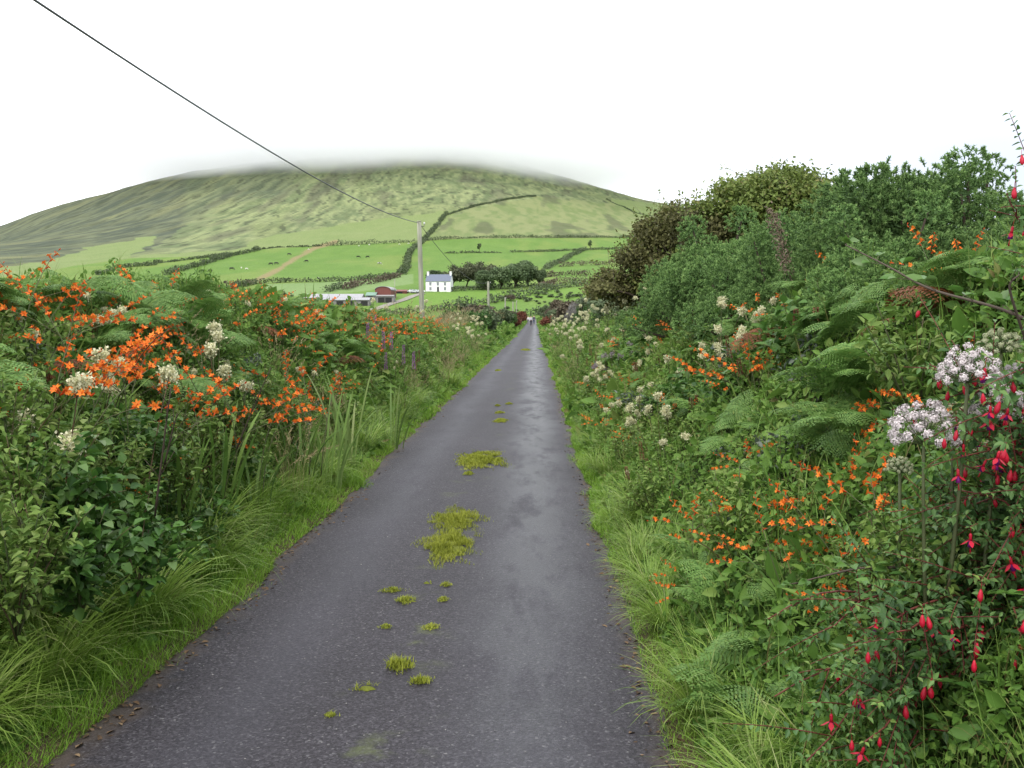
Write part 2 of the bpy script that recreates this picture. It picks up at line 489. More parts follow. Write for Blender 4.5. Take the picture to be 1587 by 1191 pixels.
# ================================================================== ROAD
def road():
    ys = np.concatenate([np.arange(-4, 20, .12), np.arange(20, 80, .5), np.arange(80, 322, 2.)])
    u = np.linspace(0, 1, 15)
    el, er = edge_l(ys) - .03, edge_r(ys) + .03
    X = el[:, None] + (er - el)[:, None] * u[None]
    Y = np.broadcast_to(ys[:, None], X.shape)
    Z = base(X, np.abs(Y)) + .025 * (1 - (2 * u[None] - 1) ** 2) + .004
    # beyond, the lane swings away to the right
    th = np.linspace(0, R(86), 16)[1:]
    cx0, Rr = -.65, 10.0
    bx, by = [], []
    for t in th:
        cx, cyy = cx0 + Rr * (1 - math.cos(t)), 322 + Rr * math.sin(t)
        nx, ny = -math.cos(t), math.sin(t)
        bx.append(cx + nx * (1 - 2 * u) * 1.25); by.append(cyy + ny * (1 - 2 * u) * 1.25)
    for k in range(1, 14):
        bx.append(np.full(15, cx0 + Rr + k * 2.) ); by.append(322 + Rr + 1.25 * (1 - 2 * u))
    bx = np.array(bx); by = np.array(by)
    X = np.vstack([X, bx]); Y = np.vstack([Y, by]); Z = np.vstack([Z, base(bx, by) + .09])
    nr, nc = X.shape
    ii = (np.arange(nr - 1)[:, None] * nc + np.arange(nc - 1)[None]).ravel()
    q = np.stack([ii, ii + 1, ii + nc + 1, ii + nc], 1)
    m, nt = new_mat('asphalt')
    L = nt.links.new
    tc = nd(nt, 'ShaderNodeTexCoord')
    def noise(scale, detail=4, rough=.55, stretch=None):
        n = nd(nt, 'ShaderNodeTexNoise'); n.inputs['Scale'].default_value = scale; n.inputs['Detail'].default_value = detail; n.inputs['Roughness'].default_value = rough
        if stretch:
            mp = nd(nt, 'ShaderNodeMapping'); mp.inputs['Scale'].default_value = stretch
            L(tc.outputs['Object'], mp.inputs[0]); L(mp.outputs[0], n.inputs[0])
        else: L(tc.outputs['Object'], n.inputs[0])
        return n
    vo = nd(nt, 'ShaderNodeTexVoronoi'); vo.inputs['Scale'].default_value = 105; vo.inputs['Randomness'].default_value = 1
    L(tc.outputs['Object'], vo.inputs[0])
    sep = nd(nt, 'ShaderNodeSeparateColor'); L(vo.outputs['Color'], sep.inputs[0])
    stone = ramp(nt, [(0, (.011, .009, .012)), (.5, (.025, .0215, .0265)), (.92, (.048, .044, .052)), (.99, (.085, .082, .088)), (1, (.15, .145, .145))], sep.outputs[0])
    # wheel tracks: x = -1.25 and x = +.05, worn smoother; the crown between them is darker and rougher
    sx = nd(nt, 'ShaderNodeSeparateXYZ'); L(tc.outputs['Object'], sx.inputs[0])
    wob = noise(.35, 2)
    def track(c, w):
        s = nd(nt, 'ShaderNodeMath', operation='SUBTRACT'); L(sx.outputs[0], s.inputs[0]); s.inputs[1].default_value = c
        a2 = nd(nt, 'ShaderNodeMath', operation='MULTIPLY_ADD'); L(wob.outputs[0], a2.inputs[0]); a2.inputs[1].default_value = .5; a2.inputs[2].default_value = -.25
        s2 = nd(nt, 'ShaderNodeMath', operation='ADD'); L(s.outputs[0], s2.inputs[0]); L(a2.outputs[0], s2.inputs[1])
        ab = nd(nt, 'ShaderNodeMath', operation='ABSOLUTE'); L(s2.outputs[0], ab.inputs[0])
        mr = nd(nt, 'ShaderNodeMapRange', interpolation_type='SMOOTHSTEP'); mr.inputs[1].default_value = w; mr.inputs[2].default_value = 0; mr.inputs[3].default_value = 0; mr.inputs[4].default_value = 1
        L(ab.outputs[0], mr.inputs[0]); return mr
    t1, t2 = track(-1.32, .40), track(.0, .62)
    mxm = nd(nt, 'ShaderNodeMath', operation='MAXIMUM'); L(t1.outputs[0], mxm.inputs[0]); L(t2.outputs[0], mxm.inputs[1])
    wsum = nd(nt, 'ShaderNodeMath', operation='MULTIPLY_ADD'); L(t1.outputs[0], wsum.inputs[0]); wsum.inputs[1].default_value = .25; L(t2.outputs[0], wsum.inputs[2])
    blot = noise(3.2, 7, .68, (1, .3, 1))
    damp = nd(nt, 'ShaderNodeMapRange', interpolation_type='SMOOTHSTEP'); damp.inputs[1].default_value = .30; damp.inputs[2].default_value = .56; damp.inputs[3].default_value = .15
    L(blot.outputs[0], damp.inputs[0])
    wet = nd(nt, 'ShaderNodeMath', operation='MULTIPLY'); L(wsum.outputs[0], wet.inputs[0]); L(damp.outputs[0], wet.inputs[1])
    worn = nd(nt, 'ShaderNodeMix', data_type='RGBA', blend_type='MIX')
    fw = nd(nt, 'ShaderNodeMath', operation='MULTIPLY'); L(mxm.outputs[0], fw.inputs[0]); fw.inputs[1].default_value = .3
    L(fw.outputs[0], worn.inputs[0]); L(stone.outputs[0], worn.inputs[6]); worn.inputs[7].default_value = (.038, .0375, .049, 1)
    # moss-green film in the crown of the lane
    gs = noise(2.6, 5, .65)
    gm = nd(nt, 'ShaderNodeMapRange', interpolation_type='SMOOTHSTEP'); gm.inputs[1].default_value = .56; gm.inputs[2].default_value = .75; L(gs.outputs[0], gm.inputs[0])
    cen = track(-.66, .35)
    gf = nd(nt, 'ShaderNodeMath', operation='MULTIPLY'); L(gm.outputs[0], gf.inputs[0]); L(cen.outputs[0], gf.inputs[1])
    grn = nd(nt, 'ShaderNodeMix', data_type='RGBA', blend_type='MIX'); L(gf.outputs[0], grn.inputs[0]); L(worn.outputs[2], grn.inputs[6]); grn.inputs[7].default_value = (.075, .09, .03, 1)
    big = noise(.5, 4)
    mr = nd(nt, 'ShaderNodeMapRange'); mr.inputs[1].default_value = .3; mr.inputs[2].default_value = .7; mr.inputs[3].default_value = .82; mr.inputs[4].default_value = 1.18; L(big.outputs[0], mr.inputs[0])
    mu = nd(nt, 'ShaderNodeMix', data_type='RGBA', blend_type='MULTIPLY'); mu.inputs[0].default_value = 1; L(grn.outputs[2], mu.inputs[6]); L(mr.outputs[0], mu.inputs[7])
    # brown dust along the edges
    e1 = nd(nt, 'ShaderNodeMath', operation='ADD'); L(sx.outputs[0], e1.inputs[0]); e1.inputs[1].default_value = .65
    e2 = nd(nt, 'ShaderNodeMath', operation='ABSOLUTE'); L(e1.outputs[0], e2.inputs[0])
    en = noise(3.5, 4)
    e3 = nd(nt, 'ShaderNodeMath', operation='MULTIPLY_ADD'); L(en.outputs[0], e3.inputs[0]); e3.inputs[1].default_value = .5; L(e2.outputs[0], e3.inputs[2])
    em = nd(nt, 'ShaderNodeMapRange', interpolation_type='SMOOTHSTEP'); em.inputs[1].default_value = 1.30; em.inputs[2].default_value = 1.50; em.inputs[4].default_value = .8; L(e3.outputs[0], em.inputs[0])
    ed = nd(nt, 'ShaderNodeMix', data_type='RGBA', blend_type='MIX'); L(em.outputs[0], ed.inputs[0]); L(mu.outputs[2], ed.inputs[6]); ed.inputs[7].default_value = (.06, .045, .035, 1)
    bs = nd(nt, 'ShaderNodeBsdfPrincipled'); L(ed.outputs[2], bs.inputs['Base Color'])
    ro = nd(nt, 'ShaderNodeMapRange'); ro.inputs[3].default_value = .68; ro.inputs[4].default_value = .37; L(wet.outputs[0], ro.inputs[0]); L(ro.outputs[0], bs.inputs['Roughness'])
    bs.inputs['Specular IOR Level'].default_value = .36
    bp = nd(nt, 'ShaderNodeBump'); bp.inputs['Distance'].default_value = .008
    bst = nd(nt, 'ShaderNodeMapRange'); bst.inputs[3].default_value = 1.0; bst.inputs[4].default_value = .7; L(mxm.outputs[0], bst.inputs[0]); L(bst.outputs[0], bp.inputs['Strength'])
    fine = noise(55, 4, .7)
    L(fine.outputs[0], bp.inputs['Height']); L(bp.outputs[0], bs.inputs['Normal'])
    out = nd(nt, 'ShaderNodeOutputMaterial'); L(bs.outputs[0], out.inputs[0])
    mb = MB().add(np.stack([X, Y, Z], -1), q)
    tag(link('road', mb.mesh('road', m)), kind='structure')
road()

# cloud resting on the hilltop: mist that thickens over the summit and thins out upwards and sideways
def cloud():
    cx, cyy = float(at(690, 240, 1780.)[0]), 1780.
    mb = MB(); nu, nv = 40, 20
    u = np.linspace(0, 2 * math.pi, nu, endpoint=False); w = np.linspace(-.5 * math.pi + .02, .5 * math.pi - .02, nv)
    A, B = np.meshgrid(u, w)
    v = np.stack([cx + 980 * np.cos(B) * np.cos(A), cyy + 620 * np.cos(B) * np.sin(A), 335 + 125 * np.sin(B)], -1).reshape(-1, 3)
    q = [(i * nu + j, i * nu + (j + 1) % nu, (i + 1) * nu + (j + 1) % nu, (i + 1) * nu + j) for i in range(nv - 1) for j in range(nu)]
    v = np.vstack([v, [v[:nu].mean(0)], [v[-nu:].mean(0)]])
    t = [(nu * nv, (j + 1) % nu, j) for j in range(nu)] + [(nu * nv + 1, (nv - 1) * nu + j, (nv - 1) * nu + (j + 1) % nu) for j in range(nu)]
    mb.add(v, q, t)
    m, nt = new_mat('cloud'); L = nt.links.new
    tc = nd(nt, 'ShaderNodeTexCoord'); sp = nd(nt, 'ShaderNodeSeparateXYZ'); L(tc.outputs['Object'], sp.inputs[0])
    mp = nd(nt, 'ShaderNodeMapping'); mp.inputs['Scale'].default_value = (.0055, .0055, .012); L(tc.outputs['Object'], mp.inputs[0])
    nz = nd(nt, 'ShaderNodeTexNoise'); nz.inputs['Scale'].default_value = 1; nz.inputs['Detail'].default_value = 3; L(mp.outputs[0], nz.inputs[0])
    zz = nd(nt, 'ShaderNodeMath', operation='MULTIPLY_ADD'); L(nz.outputs[0], zz.inputs[0]); zz.inputs[1].default_value = 70; L(sp.outputs[2], zz.inputs[2])
    def ss(src, a, b):
        r = nd(nt, 'ShaderNodeMapRange', interpolation_type='SMOOTHSTEP'); r.inputs[1].default_value = a; r.inputs[2].default_value = b; L(src, r.inputs[0]); return r.outputs[0]
    def mul(a, b):
        r = nd(nt, 'ShaderNodeMath', operation='MULTIPLY'); L(a, r.inputs[0])
        if isinstance(b, (int, float)): r.inputs[1].default_value = b
        else: L(b, r.inputs[1])
        return r.outputs[0]
    vs_ = nd(nt, 'ShaderNodeVectorMath', operation='SUBTRACT'); L(tc.outputs['Object'], vs_.inputs[0]); vs_.inputs[1].default_value = (cx - 120, cyy, 0)
    vm = nd(nt, 'ShaderNodeVectorMath', operation='MULTIPLY'); L(vs_.outputs[0], vm.inputs[0]); vm.inputs[1].default_value = (1 / 740, 1 / 600, 0)
    ln = nd(nt, 'ShaderNodeVectorMath', operation='LENGTH'); L(vm.outputs[0], ln.inputs[0])
    d = mul(mul(mul(ss(zz.outputs[0], 250, 306), ss(zz.outputs[0], 455, 335)), ss(ln.outputs['Value'], 1.0, .30)), .0145)
    pv = nd(nt, 'ShaderNodeVolumePrincipled'); pv.inputs['Color'].default_value = (.985, .99, 1, 1); L(d, pv.inputs['Density'])
    pv.inputs['Anisotropy'].default_value = .2
    out = nd(nt, 'ShaderNodeOutputMaterial'); L(pv.outputs[0], out.inputs['Volume'])
    m.cycles.homogeneous_volume = False
    tag(link('cloud', mb.mesh('cloud', m)), 'low cloud resting on the top of the hill', kind='stuff')
cloud()
# ================================================================== PLANT MATERIALS
M_under = leaf_mat('hedge leaves', [(0.0352, 0.0799, 0.0136), (0.0774, 0.162, 0.0255), (0.1276, 0.229, 0.0391), (0.1804, 0.257, 0.0638), (0.1584, 0.1404, 0.051)], .33)
M_turf = leaf_mat('verge turf', [(0.0874, 0.1802, 0.019), (0.1472, 0.2862, 0.0285), (0.2024, 0.3392, 0.0437), (0.2668, 0.3074, 0.1045)], .35)
M_tuss = leaf_mat('tussock blades', [(0.092, 0.1749, 0.0234), (0.161, 0.2809, 0.0396), (0.2392, 0.3551, 0.0675), (0.3312, 0.3816, 0.144)], .35, .42)
M_straw = leaf_mat('seeding straw', [(.16, .17, .07), (.30, .26, .13), (.42, .34, .20)], .3)
M_fern = leaf_mat('bracken fronds', [(0.0704, 0.156, 0.034), (0.1232, 0.2371, 0.0527), (0.176, 0.2912, 0.0765), (0.2288, 0.2704, 0.0595)], .3, .5, .25)
M_rust = leaf_mat('rusty bracken', [(.10, .035, .015), (.17, .065, .025), (.20, .10, .04)], .2)
M_sword = leaf_mat('sword leaves', [(.055, .12, .024), (.10, .19, .036), (.165, .245, .055)], .32)
M_stem = leaf_mat('green stems', [(.05, .085, .025), (.08, .09, .04), (.10, .06, .035)], 0)
M_wood = leaf_mat('twigs', [(.045, .032, .022), (.085, .066, .050), (.15, .13, .115)], 0, .8)
M_orange = leaf_mat('orange petals', [(.48, .06, .012), (.74, .16, .018), (.80, .27, .035)], .3, .5, .2, .25)
M_cream = leaf_mat('cream florets', [(.46, .46, .25), (.66, .64, .41), (.78, .76, .55)], .3, .6, .2, .15)
M_pinkw = leaf_mat('pinkish white florets', [(.42, .36, .37), (.62, .56, .56), (.74, .69, .67)], .25, .6, .2, .15)
M_umbg = leaf_mat('greenish florets', [(.28, .33, .17), (.42, .45, .27), (.58, .58, .40)], .25, .6, .2, .15)
M_purple = leaf_mat('purple petals', [(.20, .055, .22), (.30, .10, .32), (.40, .18, .42)], .3)
M_red = leaf_mat('fuchsia sepals', [(.35, .008, .022), (.55, .012, .040), (.65, .03, .075)], .3, .4, .4, .25)
M_violet = leaf_mat('fuchsia corolla', [(.14, .01, .14), (.22, .02, .22)], .3)
M_redstem = leaf_mat('red stems', [(.10, .025, .02), (.16, .045, .035)], 0)
M_fuch = leaf_mat('fuchsia leaves', [(0.038, 0.0918, 0.0247), (0.0712, 0.1534, 0.0399), (0.1092, 0.2052, 0.0513), (0.19, 0.27, 0.057)], .3, .45, .3)
M_bramble = leaf_mat('bramble leaves', [(0.03, 0.084, 0.016), (0.062, 0.1478, 0.026), (0.1, 0.2016, 0.038), (0.14, 0.2016, 0.09)], .28, .45, .3)
M_gorse = leaf_mat('gorse shoots', [(0.057, 0.108, 0.0342), (0.1216, 0.2214, 0.0646), (0.19, 0.3078, 0.095), (0.2565, 0.3672, 0.1235)], .28, .6)
M_haw = leaf_mat('hawthorn leaves', [(0.054, 0.0792, 0.018), (0.1035, 0.1452, 0.0306), (0.153, 0.2035, 0.045), (0.162, 0.143, 0.0495)], .25, .5)
M_brown = leaf_mat('browned leaves', [(.070, .070, .026), (.120, .118, .040), (.165, .17, .055)], .2, .6)
M_dock = leaf_mat('dock seeds', [(.10, .035, .02), (.18, .075, .04), (.22, .12, .07)], .15, .7)
M_weed = leaf_mat('weedy leaves', [(0.066, 0.1318, 0.0221), (0.1232, 0.2106, 0.0391), (0.1716, 0.2538, 0.0578), (0.2112, 0.2538, 0.085)], .3)
M_grey = leaf_mat('grey green leaves', [(.06, .09, .06), (.11, .135, .10), (.17, .19, .16)], .2)
M_lichen = leaf_mat('lichened twigs', [(.10, .095, .085), (.20, .19, .175), (.30, .29, .27)], 0, .8)

def rs(): return rng.random()
def U(a, b, n=None): return rng.uniform(a, b, n)

# ================================================================== BRACKEN
def frond_mesh(L, up, seed, mat, npin=15):
    r = np.random.default_rng(seed)
    mb = MB()
    n = 26
    th = np.linspace(up, -R(28) - .3 * r.random(), n)
    ds = L / n
    bend = r.uniform(-.35, .35)
    p = np.zeros(3); pts = [p.copy()]
    for k in range(n):
        a = bend * (k / n) ** 2
        p = p + ds * np.array([math.cos(th[k]) * math.cos(a), math.cos(th[k]) * math.sin(a), math.sin(th[k])]); pts.append(p.copy())
    pts = np.array(pts)
    tube(mb, pts[::3], .006 * L, .0016 * L, 4, .85)
    P, D, N, LL, WW = [], [], [], [], []
    for i in range(npin):
        t = .26 + .72 * (i / npin) ** .92
        k = t * n; k0 = min(int(k), n - 1)
        o = pts[k0] + (pts[k0 + 1] - pts[k0]) * (k - k0)
        T = nrm(pts[min(k0 + 1, n)] - pts[k0 - 1])
        side = nrm(np.cross(np.array([0, 0, 1.]), T)); nn = np.cross(T, side)
        prof = (1 - ((t - .26) / .74)) ** .8 * .95 + .05
        pl = L * .40 * prof * r.uniform(.85, 1.1)
        for s in (-1, 1):
            d = nrm(side * s + T * (.35 + .25 * t) + nn * r.uniform(-.12, .12))
            m = max(3, int(4 + 7 * prof))
            for j in range(m):
                u = (j + .3) / m
                q = o + d * pl * u - np.array([0, 0, 1.]) * pl * .30 * u * u
                w = pl * (.24 * (1 - u) ** .8 + .05)
                pd = nrm(np.cross(nn, d))
                for s2 in (-1, 1):
                    dd = nrm(pd * s2 + d * .55)
                    P.append(q); D.append(dd - nn * .12); N.append(nn + r.normal(size=3) * .15); LL.append(w); WW.append(pl / m * .72)
            P.append(o + d * pl * .82 - np.array([0, 0, 1.]) * pl * .2); D.append(d); N.append(nn); LL.append(pl * .2); WW.append(pl * .07)
    v, q = leaves(np.array(P), np.array(D), np.array(N), np.array(LL), np.array(WW), .08, .15, .3)
    tint = np.repeat(np.clip(r.normal(.42, .16, len(P)), 0, 1), 6)
    mb.add(v, q, None, tint)
    return mb.mesh('frond', mat)

FR = [frond_mesh(.85, R(62), 1, M_fern, 17), frond_mesh(.8, R(48), 2, M_fern, 16), frond_mesh(.9, R(75), 3, M_fern, 18)]
FRr = [frond_mesh(1.0, R(50), 4, M_rust)]
def fern_spec(k, fr=FR, nf=None, name='bracken_fern'):
    nf = nf or 5
    parts = []
    for i in range(nf):
        sc = U(.75, 1.15)
        m = Matrix.Translation((U(-.06, .06), U(-.06, .06), U(-.02, .12))) @ Matrix.Rotation(i * 2 * math.pi / nf + U(-.5, .5), 4, 'Z') @ Matrix.Rotation(U(-.25, .25), 4, 'X') @ Matrix.Rotation(U(-.35, .2), 4, 'Y') @ Matrix.Diagonal((sc, sc, sc, 1))
        parts.append(Spec('frond', random.choice(fr), mtx=m))
    return Spec(name, None, parts)
FERNS = [fern_spec(k, nf=4 + k % 3) for k in range(7)]
RUSTF = [fern_spec(k, FRr, 5) for k in range(2)]

# ================================================================== MONTBRETIA
def blossom_mesh(seed, dense=1.):
    """Zigzag spike of six-petalled flowers along the tip of a wiry stalk that leans over."""
    r = np.random.default_rng(seed)
    mb, fb = MB(), MB()
    H = r.uniform(.72, .92); lean = r.uniform(.18, .45)
    t = np.linspace(0, 1, 9)
    az = r.uniform(0, 6.28)
    pts = np.stack([np.sin(az) * lean * t ** 2.2, np.cos(az) * lean * t ** 2.2, H * (t - .18 * t ** 3)], 1)
    tube(mb, pts, .0034, .0018, 4, .5)
    tips = [pts]
    for b in range(int(r.integers(1, 3))):
        k = int(r.integers(4, 6)); a2 = az + r.choice([-1, 1]) * r.uniform(.6, 1.2)
        ln = r.uniform(.22, .34); s = np.linspace(0, 1, 5)
        q = pts[k] + np.stack([np.sin(a2) * ln * s, np.cos(a2) * ln * s, ln * (.7 * s - .35 * s * s)], 1)
        tube(mb, q, .002, .0014, 4, .6); tips.append(q)
    P, D, N, L, W, Tn = [], [], [], [], [], []
    for ti, line in enumerate(tips):
        nf = int((11 if ti == 0 else 7) * dense)
        lo = .74 if ti == 0 else .5
        for j in range(nf):
            u = lo + (1 - lo) * j / max(1, nf - 1)
            k = u * (len(line) - 1); k0 = min(int(k), len(line) - 2)
            o = line[k0] + (line[k0 + 1] - line[k0]) * (k - k0)
            T = nrm(line[k0 + 1] - line[k0])
            side = nrm(np.cross(T, [0, 0, 1.])) * (1 if j % 2 else -1)
            d = nrm(side * .7 + T * .5 + np.array([0, 0, .45]) + r.normal(size=3) * .15)
            bud = j > nf * .72
            c = o + d * (.022 if not bud else .012)
            e1 = nrm(np.cross(d, [.3, .2, 1.])); e2 = np.cross(d, e1)
            if bud:
                P.append(o); D.append(d); N.append(e1); L.append(.022); W.append(.009); Tn.append(.05)
                P.append(o); D.append(d); N.append(e2); L.append(.022); W.append(.009); Tn.append(.1)
                continue
            P.append(o); D.append(d); N.append(e1); L.append(.03); W.append(.011); Tn.append(.1)
            P.append(o); D.append(d); N.append(e2); L.append(.03); W.append(.011); Tn.append(.1)
            for m in range(6):
                a = m * math.pi / 3 + r.uniform(-.2, .2)
                pd = nrm((e1 * math.cos(a) + e2 * math.sin(a)) * .85 + d * .45)
                P.append(c); D.append(pd); N.append(d); L.append(r.uniform(.017, .025)); W.append(.0105); Tn.append(r.uniform(.3, .95))
    v, q = leaves(np.array(P), np.array(D), np.array(N), np.array(L), np.array(W), .15, .1, .55)
    fb.add(v, q, None, np.repeat(Tn, 6))
    return mb.mesh('flower_stem', M_stem), fb.mesh('blossoms', M_orange)
STK = [blossom_mesh(100 + k, .8) for k in range(6)]

def sword_clump(n, L0, L1, w, th, bend, mat=None, spread=.12):
    mb = MB()
    a = U(0, 6.28, n); rad = spread * np.sqrt(rng.random(n))
    P = np.stack([rad * np.sin(a), rad * np.cos(a), np.zeros(n)], 1)
    az = a + U(-.6, .6, n)
    v, q, t, m = ribbons(P, az, U(L0, L1, n), U(.02, th, n), U(.25, bend, n), U(.7, 1.2, n) * w, 5, sword=True)
    mb.add(v, q, t, np.repeat(np.clip(rng.normal(.5, .2, n), 0, 1), m))
    return mb.mesh('leaves', mat or M_sword)
MLEAF = [sword_clump(9, .35, .62, .018, .35, 1.3) for k in range(3)]
def mont_spec(k, ns):
    parts = [Spec('leaves', MLEAF[k % 3])]
    for i in range(ns):
        st, bl = random.choice(STK)
        s = U(.9, 1.2)
        m = Matrix.Translation((U(-.13, .13), U(-.13, .13), 0)) @ Matrix.Rotation(U(0, 6.28), 4, 'Z') @ Matrix.Diagonal((s, s, s, 1))
        parts.append(Spec('flower_stem', st, [Spec('blossoms', bl)], m))
    return Spec('montbretia', None, parts)
MONT = [mont_spec(k, 2 + k % 2) for k in range(8)]

# ================================================================== TUSSOCKS AND SEEDING GRASS
def tussock_mesh(seed, n=150, mat=None, straw=0):
    mb = MB()
    a = U(0, 6.28, n); rad = .09 * np.sqrt(rng.random(n))
    P = np.stack([rad * np.sin(a), rad * np.cos(a), np.zeros(n)], 1)
    v, q, t, m = ribbons(P, a + U(-.5, .5, n), U(.3, .72, n), U(.05, .55, n), U(1.2, 2.5, n), U(.006, .012, n), 5)
    mb.add(v, q, t, np.repeat(np.clip(rng.normal(.5, .2, n) + (rng.random(n) < .1) * .4, 0, 1), m))
    return mb.mesh('grass_tussock', mat or M_tuss)
TUSS = [Spec('grass_tussock', tussock_mesh(k)) for k in range(4)]
BLADES = [Spec('sword_leaf_clump', sword_clump(15, .5, .9, .018, .4, 1.2, leaf_mat('pale sword leaves', [(.09, .17, .04), (.15, .24, .06), (.24, .29, .11)], .32))) for k in range(2)]

def straw_spec(k, n=46):
    mb, sb = MB(), MB()
    a = U(0, 6.28, n); rad = .16 * np.sqrt(rng.random(n))
    P = np.stack([rad * np.sin(a), rad * np.cos(a), np.zeros(n)], 1)
    az = U(0, 6.28, n); L = U(.5, .95, n); th1 = U(.4, 1.2, n)
    v, q, t, m = ribbons(P, az, L, U(.0, .2, n), th1, np.full(n, .0045), 5)
    mb.add(v, q, t, np.repeat(np.clip(rng.normal(.5, .2, n), 0, 1), m))
    tips = v.reshape(n, m, 3)[:, -1]; prev = v.reshape(n, m, 3)[:, -3]
    PP, DD, NN, LL, WW = [], [], [], [], []
    for i in range(n):
        d = nrm(tips[i] - prev[i])
        for j in range(9):
            PP.append(tips[i] - d * .11 * j / 9); DD.append(nrm(d + rng.normal(size=3) * .45)); NN.append(rng.normal(size=3)); LL.append(.028); WW.append(.008)
    v, q = leaves(np.array(PP), np.array(DD), np.array(NN), np.array(LL), np.array(WW))
    mb.add(v, q, None, np.repeat(U(.3, 1, len(PP)), 6))
    return Spec('seeding_grass', mb.mesh('seeding_grass', M_straw), [])
STRAW = [straw_spec(k) for k in range(3)]

# ================================================================== MEADOWSWEET AND OTHER TALL HERBS
def herb_spec(name, H, nst, headmat, headn, headsize, spike=False, leafmat=None):
    stem, lf = MB(), MB()
    heads = []
    P, D, N, L, W = [], [], [], [], []
    for s in range(nst):
        az = U(0, 6.28); lean = U(.02, .28) * H; h = H * U(.75, 1.1)
        t = np.linspace(0, 1, 7)
        x0, y0 = U(-.1, .1), U(-.1, .1)
        pts = np.stack([x0 + np.sin(az) * lean * t ** 1.6, y0 + np.cos(az) * lean * t ** 1.6, h * t], 1)
        tube(stem, pts, .0045, .0022, 4, U(.2, 1))
        for j in range(8):
            u = .12 + .72 * j / 8
            o = pts[0] + (pts[-1] - pts[0]) * u; o[2] = h * u
            a = U(0, 6.28); d = np.array([math.sin(a), math.cos(a), U(.1, .5)])
            ln = (.24 - .12 * u) * U(.8, 1.2)
            for m in range(3):
                q = o + d * ln * (m + 1) / 3 - np.array([0, 0, .04]) * (m / 3) ** 2
                sd = nrm(np.cross(d, [0, 0, 1]))
                for s2 in (-1, 1):
                    P.append(q); D.append(sd * s2 + d * .5); N.append(np.array([0, 0, 1.]) + rng.normal(size=3) * .3); L.append(.045); W.append(.024)
            P.append(o + d * ln); D.append(d); N.append(np.array([0, 0, 1.])); L.append(.055); W.append(.032)
        hb = MB()
        if spike:
            n = headn; u = rng.random(n); a = U(0, 6.28, n)
            k = .30 * h
            c = pts[-1] + np.stack([np.sin(a) * .018 * (1 - u * .7), np.cos(a) * .018 * (1 - u * .7), u * k - .06], 1)
            dd = np.stack([np.sin(a), np.cos(a), U(-.1, .5, n)], 1)
            v, q = leaves(c, dd, rng.normal(size=(n, 3)), U(.014, .024, n), U(.007, .012, n))
        else:
            nb = int(U(3, 7)); cs = []
            for b in range(nb):
                cs.append(pts[-1] + np.array([U(-1, 1) * headsize * .7, U(-1, 1) * headsize * .7, U(-.65, .65) * headsize]))
            n = headn; ci = rng.integers(0, nb, n)
            off = rng.normal(size=(n, 3)) * headsize * np.array([.36, .36, .34])
            v, q = leaves(np.array(cs)[ci] + off, rand_dir(n, .6), rand_dir(n), U(.010, .018, n), U(.009, .015, n))
            for c in cs: tube(stem, np.array([pts[-2], c]), .0016, .001, 3, .2)
        hb.add(v, q, None, np.repeat(U(0, 1, n), 6))
        heads.append(hb.mesh('flower_head', headmat))
    v, q = leaves(np.array(P), np.array(D), np.array(N), np.array(L), np.array(W), .15, .2)
    lf.add(v, q, None, np.repeat(np.clip(rng.normal(.45, .22, len(P)), 0, 1), 6))
    return Spec(name, None, [Spec('stems', stem.mesh('stems', M_stem)), Spec('leaves', lf.mesh('leaves', leafmat or M_weed))] + [Spec('flower_head', h) for h in heads])
MEADOW = [herb_spec('meadowsweet', .9, 2 + k % 2, M_cream, 300, .040) for k in range(4)]
PURPLE = [herb_spec('purple_loosestrife', 1.1, 3, M_purple, 230, .05, True) for k in range(2)]
DOCK = [herb_spec('seeding_dock', .8, 3, M_dock, 200, .05, True) for k in range(2)]
MINT = [herb_spec('grey_flowered_mint', .7, 6, leaf_mat('mauve grey florets', [(.16, .13, .15), (.26, .21, .24), (.36, .31, .33)], .2), 130, .045) for k in range(2)]

# ================================================================== LEAFY WEEDS AND BRAMBLE
def leafy(n, size, lw, mat, H, Rr, name, up=.5, stems=14, tw=(.3, .25)):
    """Rounded clump of leaves carried on thin stems."""
    lf, st = MB(), MB()
    P, D, N = [], [], []
    per = n // stems
    for s in range(stems):
        az = U(0, 6.28); out = Rr * math.sqrt(rs()); h = H * U(.55, 1.1) * (1 - .35 * (out / Rr) ** 2)
        t = np.linspace(0, 1, 7)
        bow = U(.0, .35) * H
        pts = np.stack([np.sin(az) * out * t, np.cos(az) * out * t, h * t ** .75 + bow * t * (1 - t)], 1)
        tube(st, pts, .005, .002, 4, U(0, 1))
        u = rng.random(per) ** .7
        k = np.clip((u * 6).astype(int), 0, 5)
        o = pts[k] + (pts[k + 1] - pts[k]) * (u * 6 - k)[:, None]
        d = rand_dir(per, .15); d[:, 2] = d[:, 2] * .6
        P.append(o + d * size * .5); D.append(d); N.append(np.array([0, 0, 1.]) + rng.normal(size=(per, 3)) * .45 + d * np.array([.4, .4, 0]))
    P = np.concatenate(P); D = np.concatenate(D); N = np.concatenate(N); n = len(P)
    L = size * U(.7, 1.25, n)
    v, q = leaves(P, D, N, L, L * lw, .16, .25)
    lf.add(v, q, None, np.repeat(np.clip(rng.normal(tw[0] + .15, tw[1], n), 0, 1), 6))
    return Spec(name, None, [Spec('stems', st.mesh('stems', M_stem)), Spec('leaves', lf.mesh('leaves', mat))])
BRAM = [leafy(420, .075, .72, M_bramble, .65, .42, 'bramble_bush') for k in range(3)]
WEED = [leafy(480, .055, .5, M_weed, .75, .32, 'leafy_weed') for k in range(3)]
GREYW = [leafy(300, .06, .6, M_grey, .6, .35, 'grey_leaved_herb') for k in range(1)]

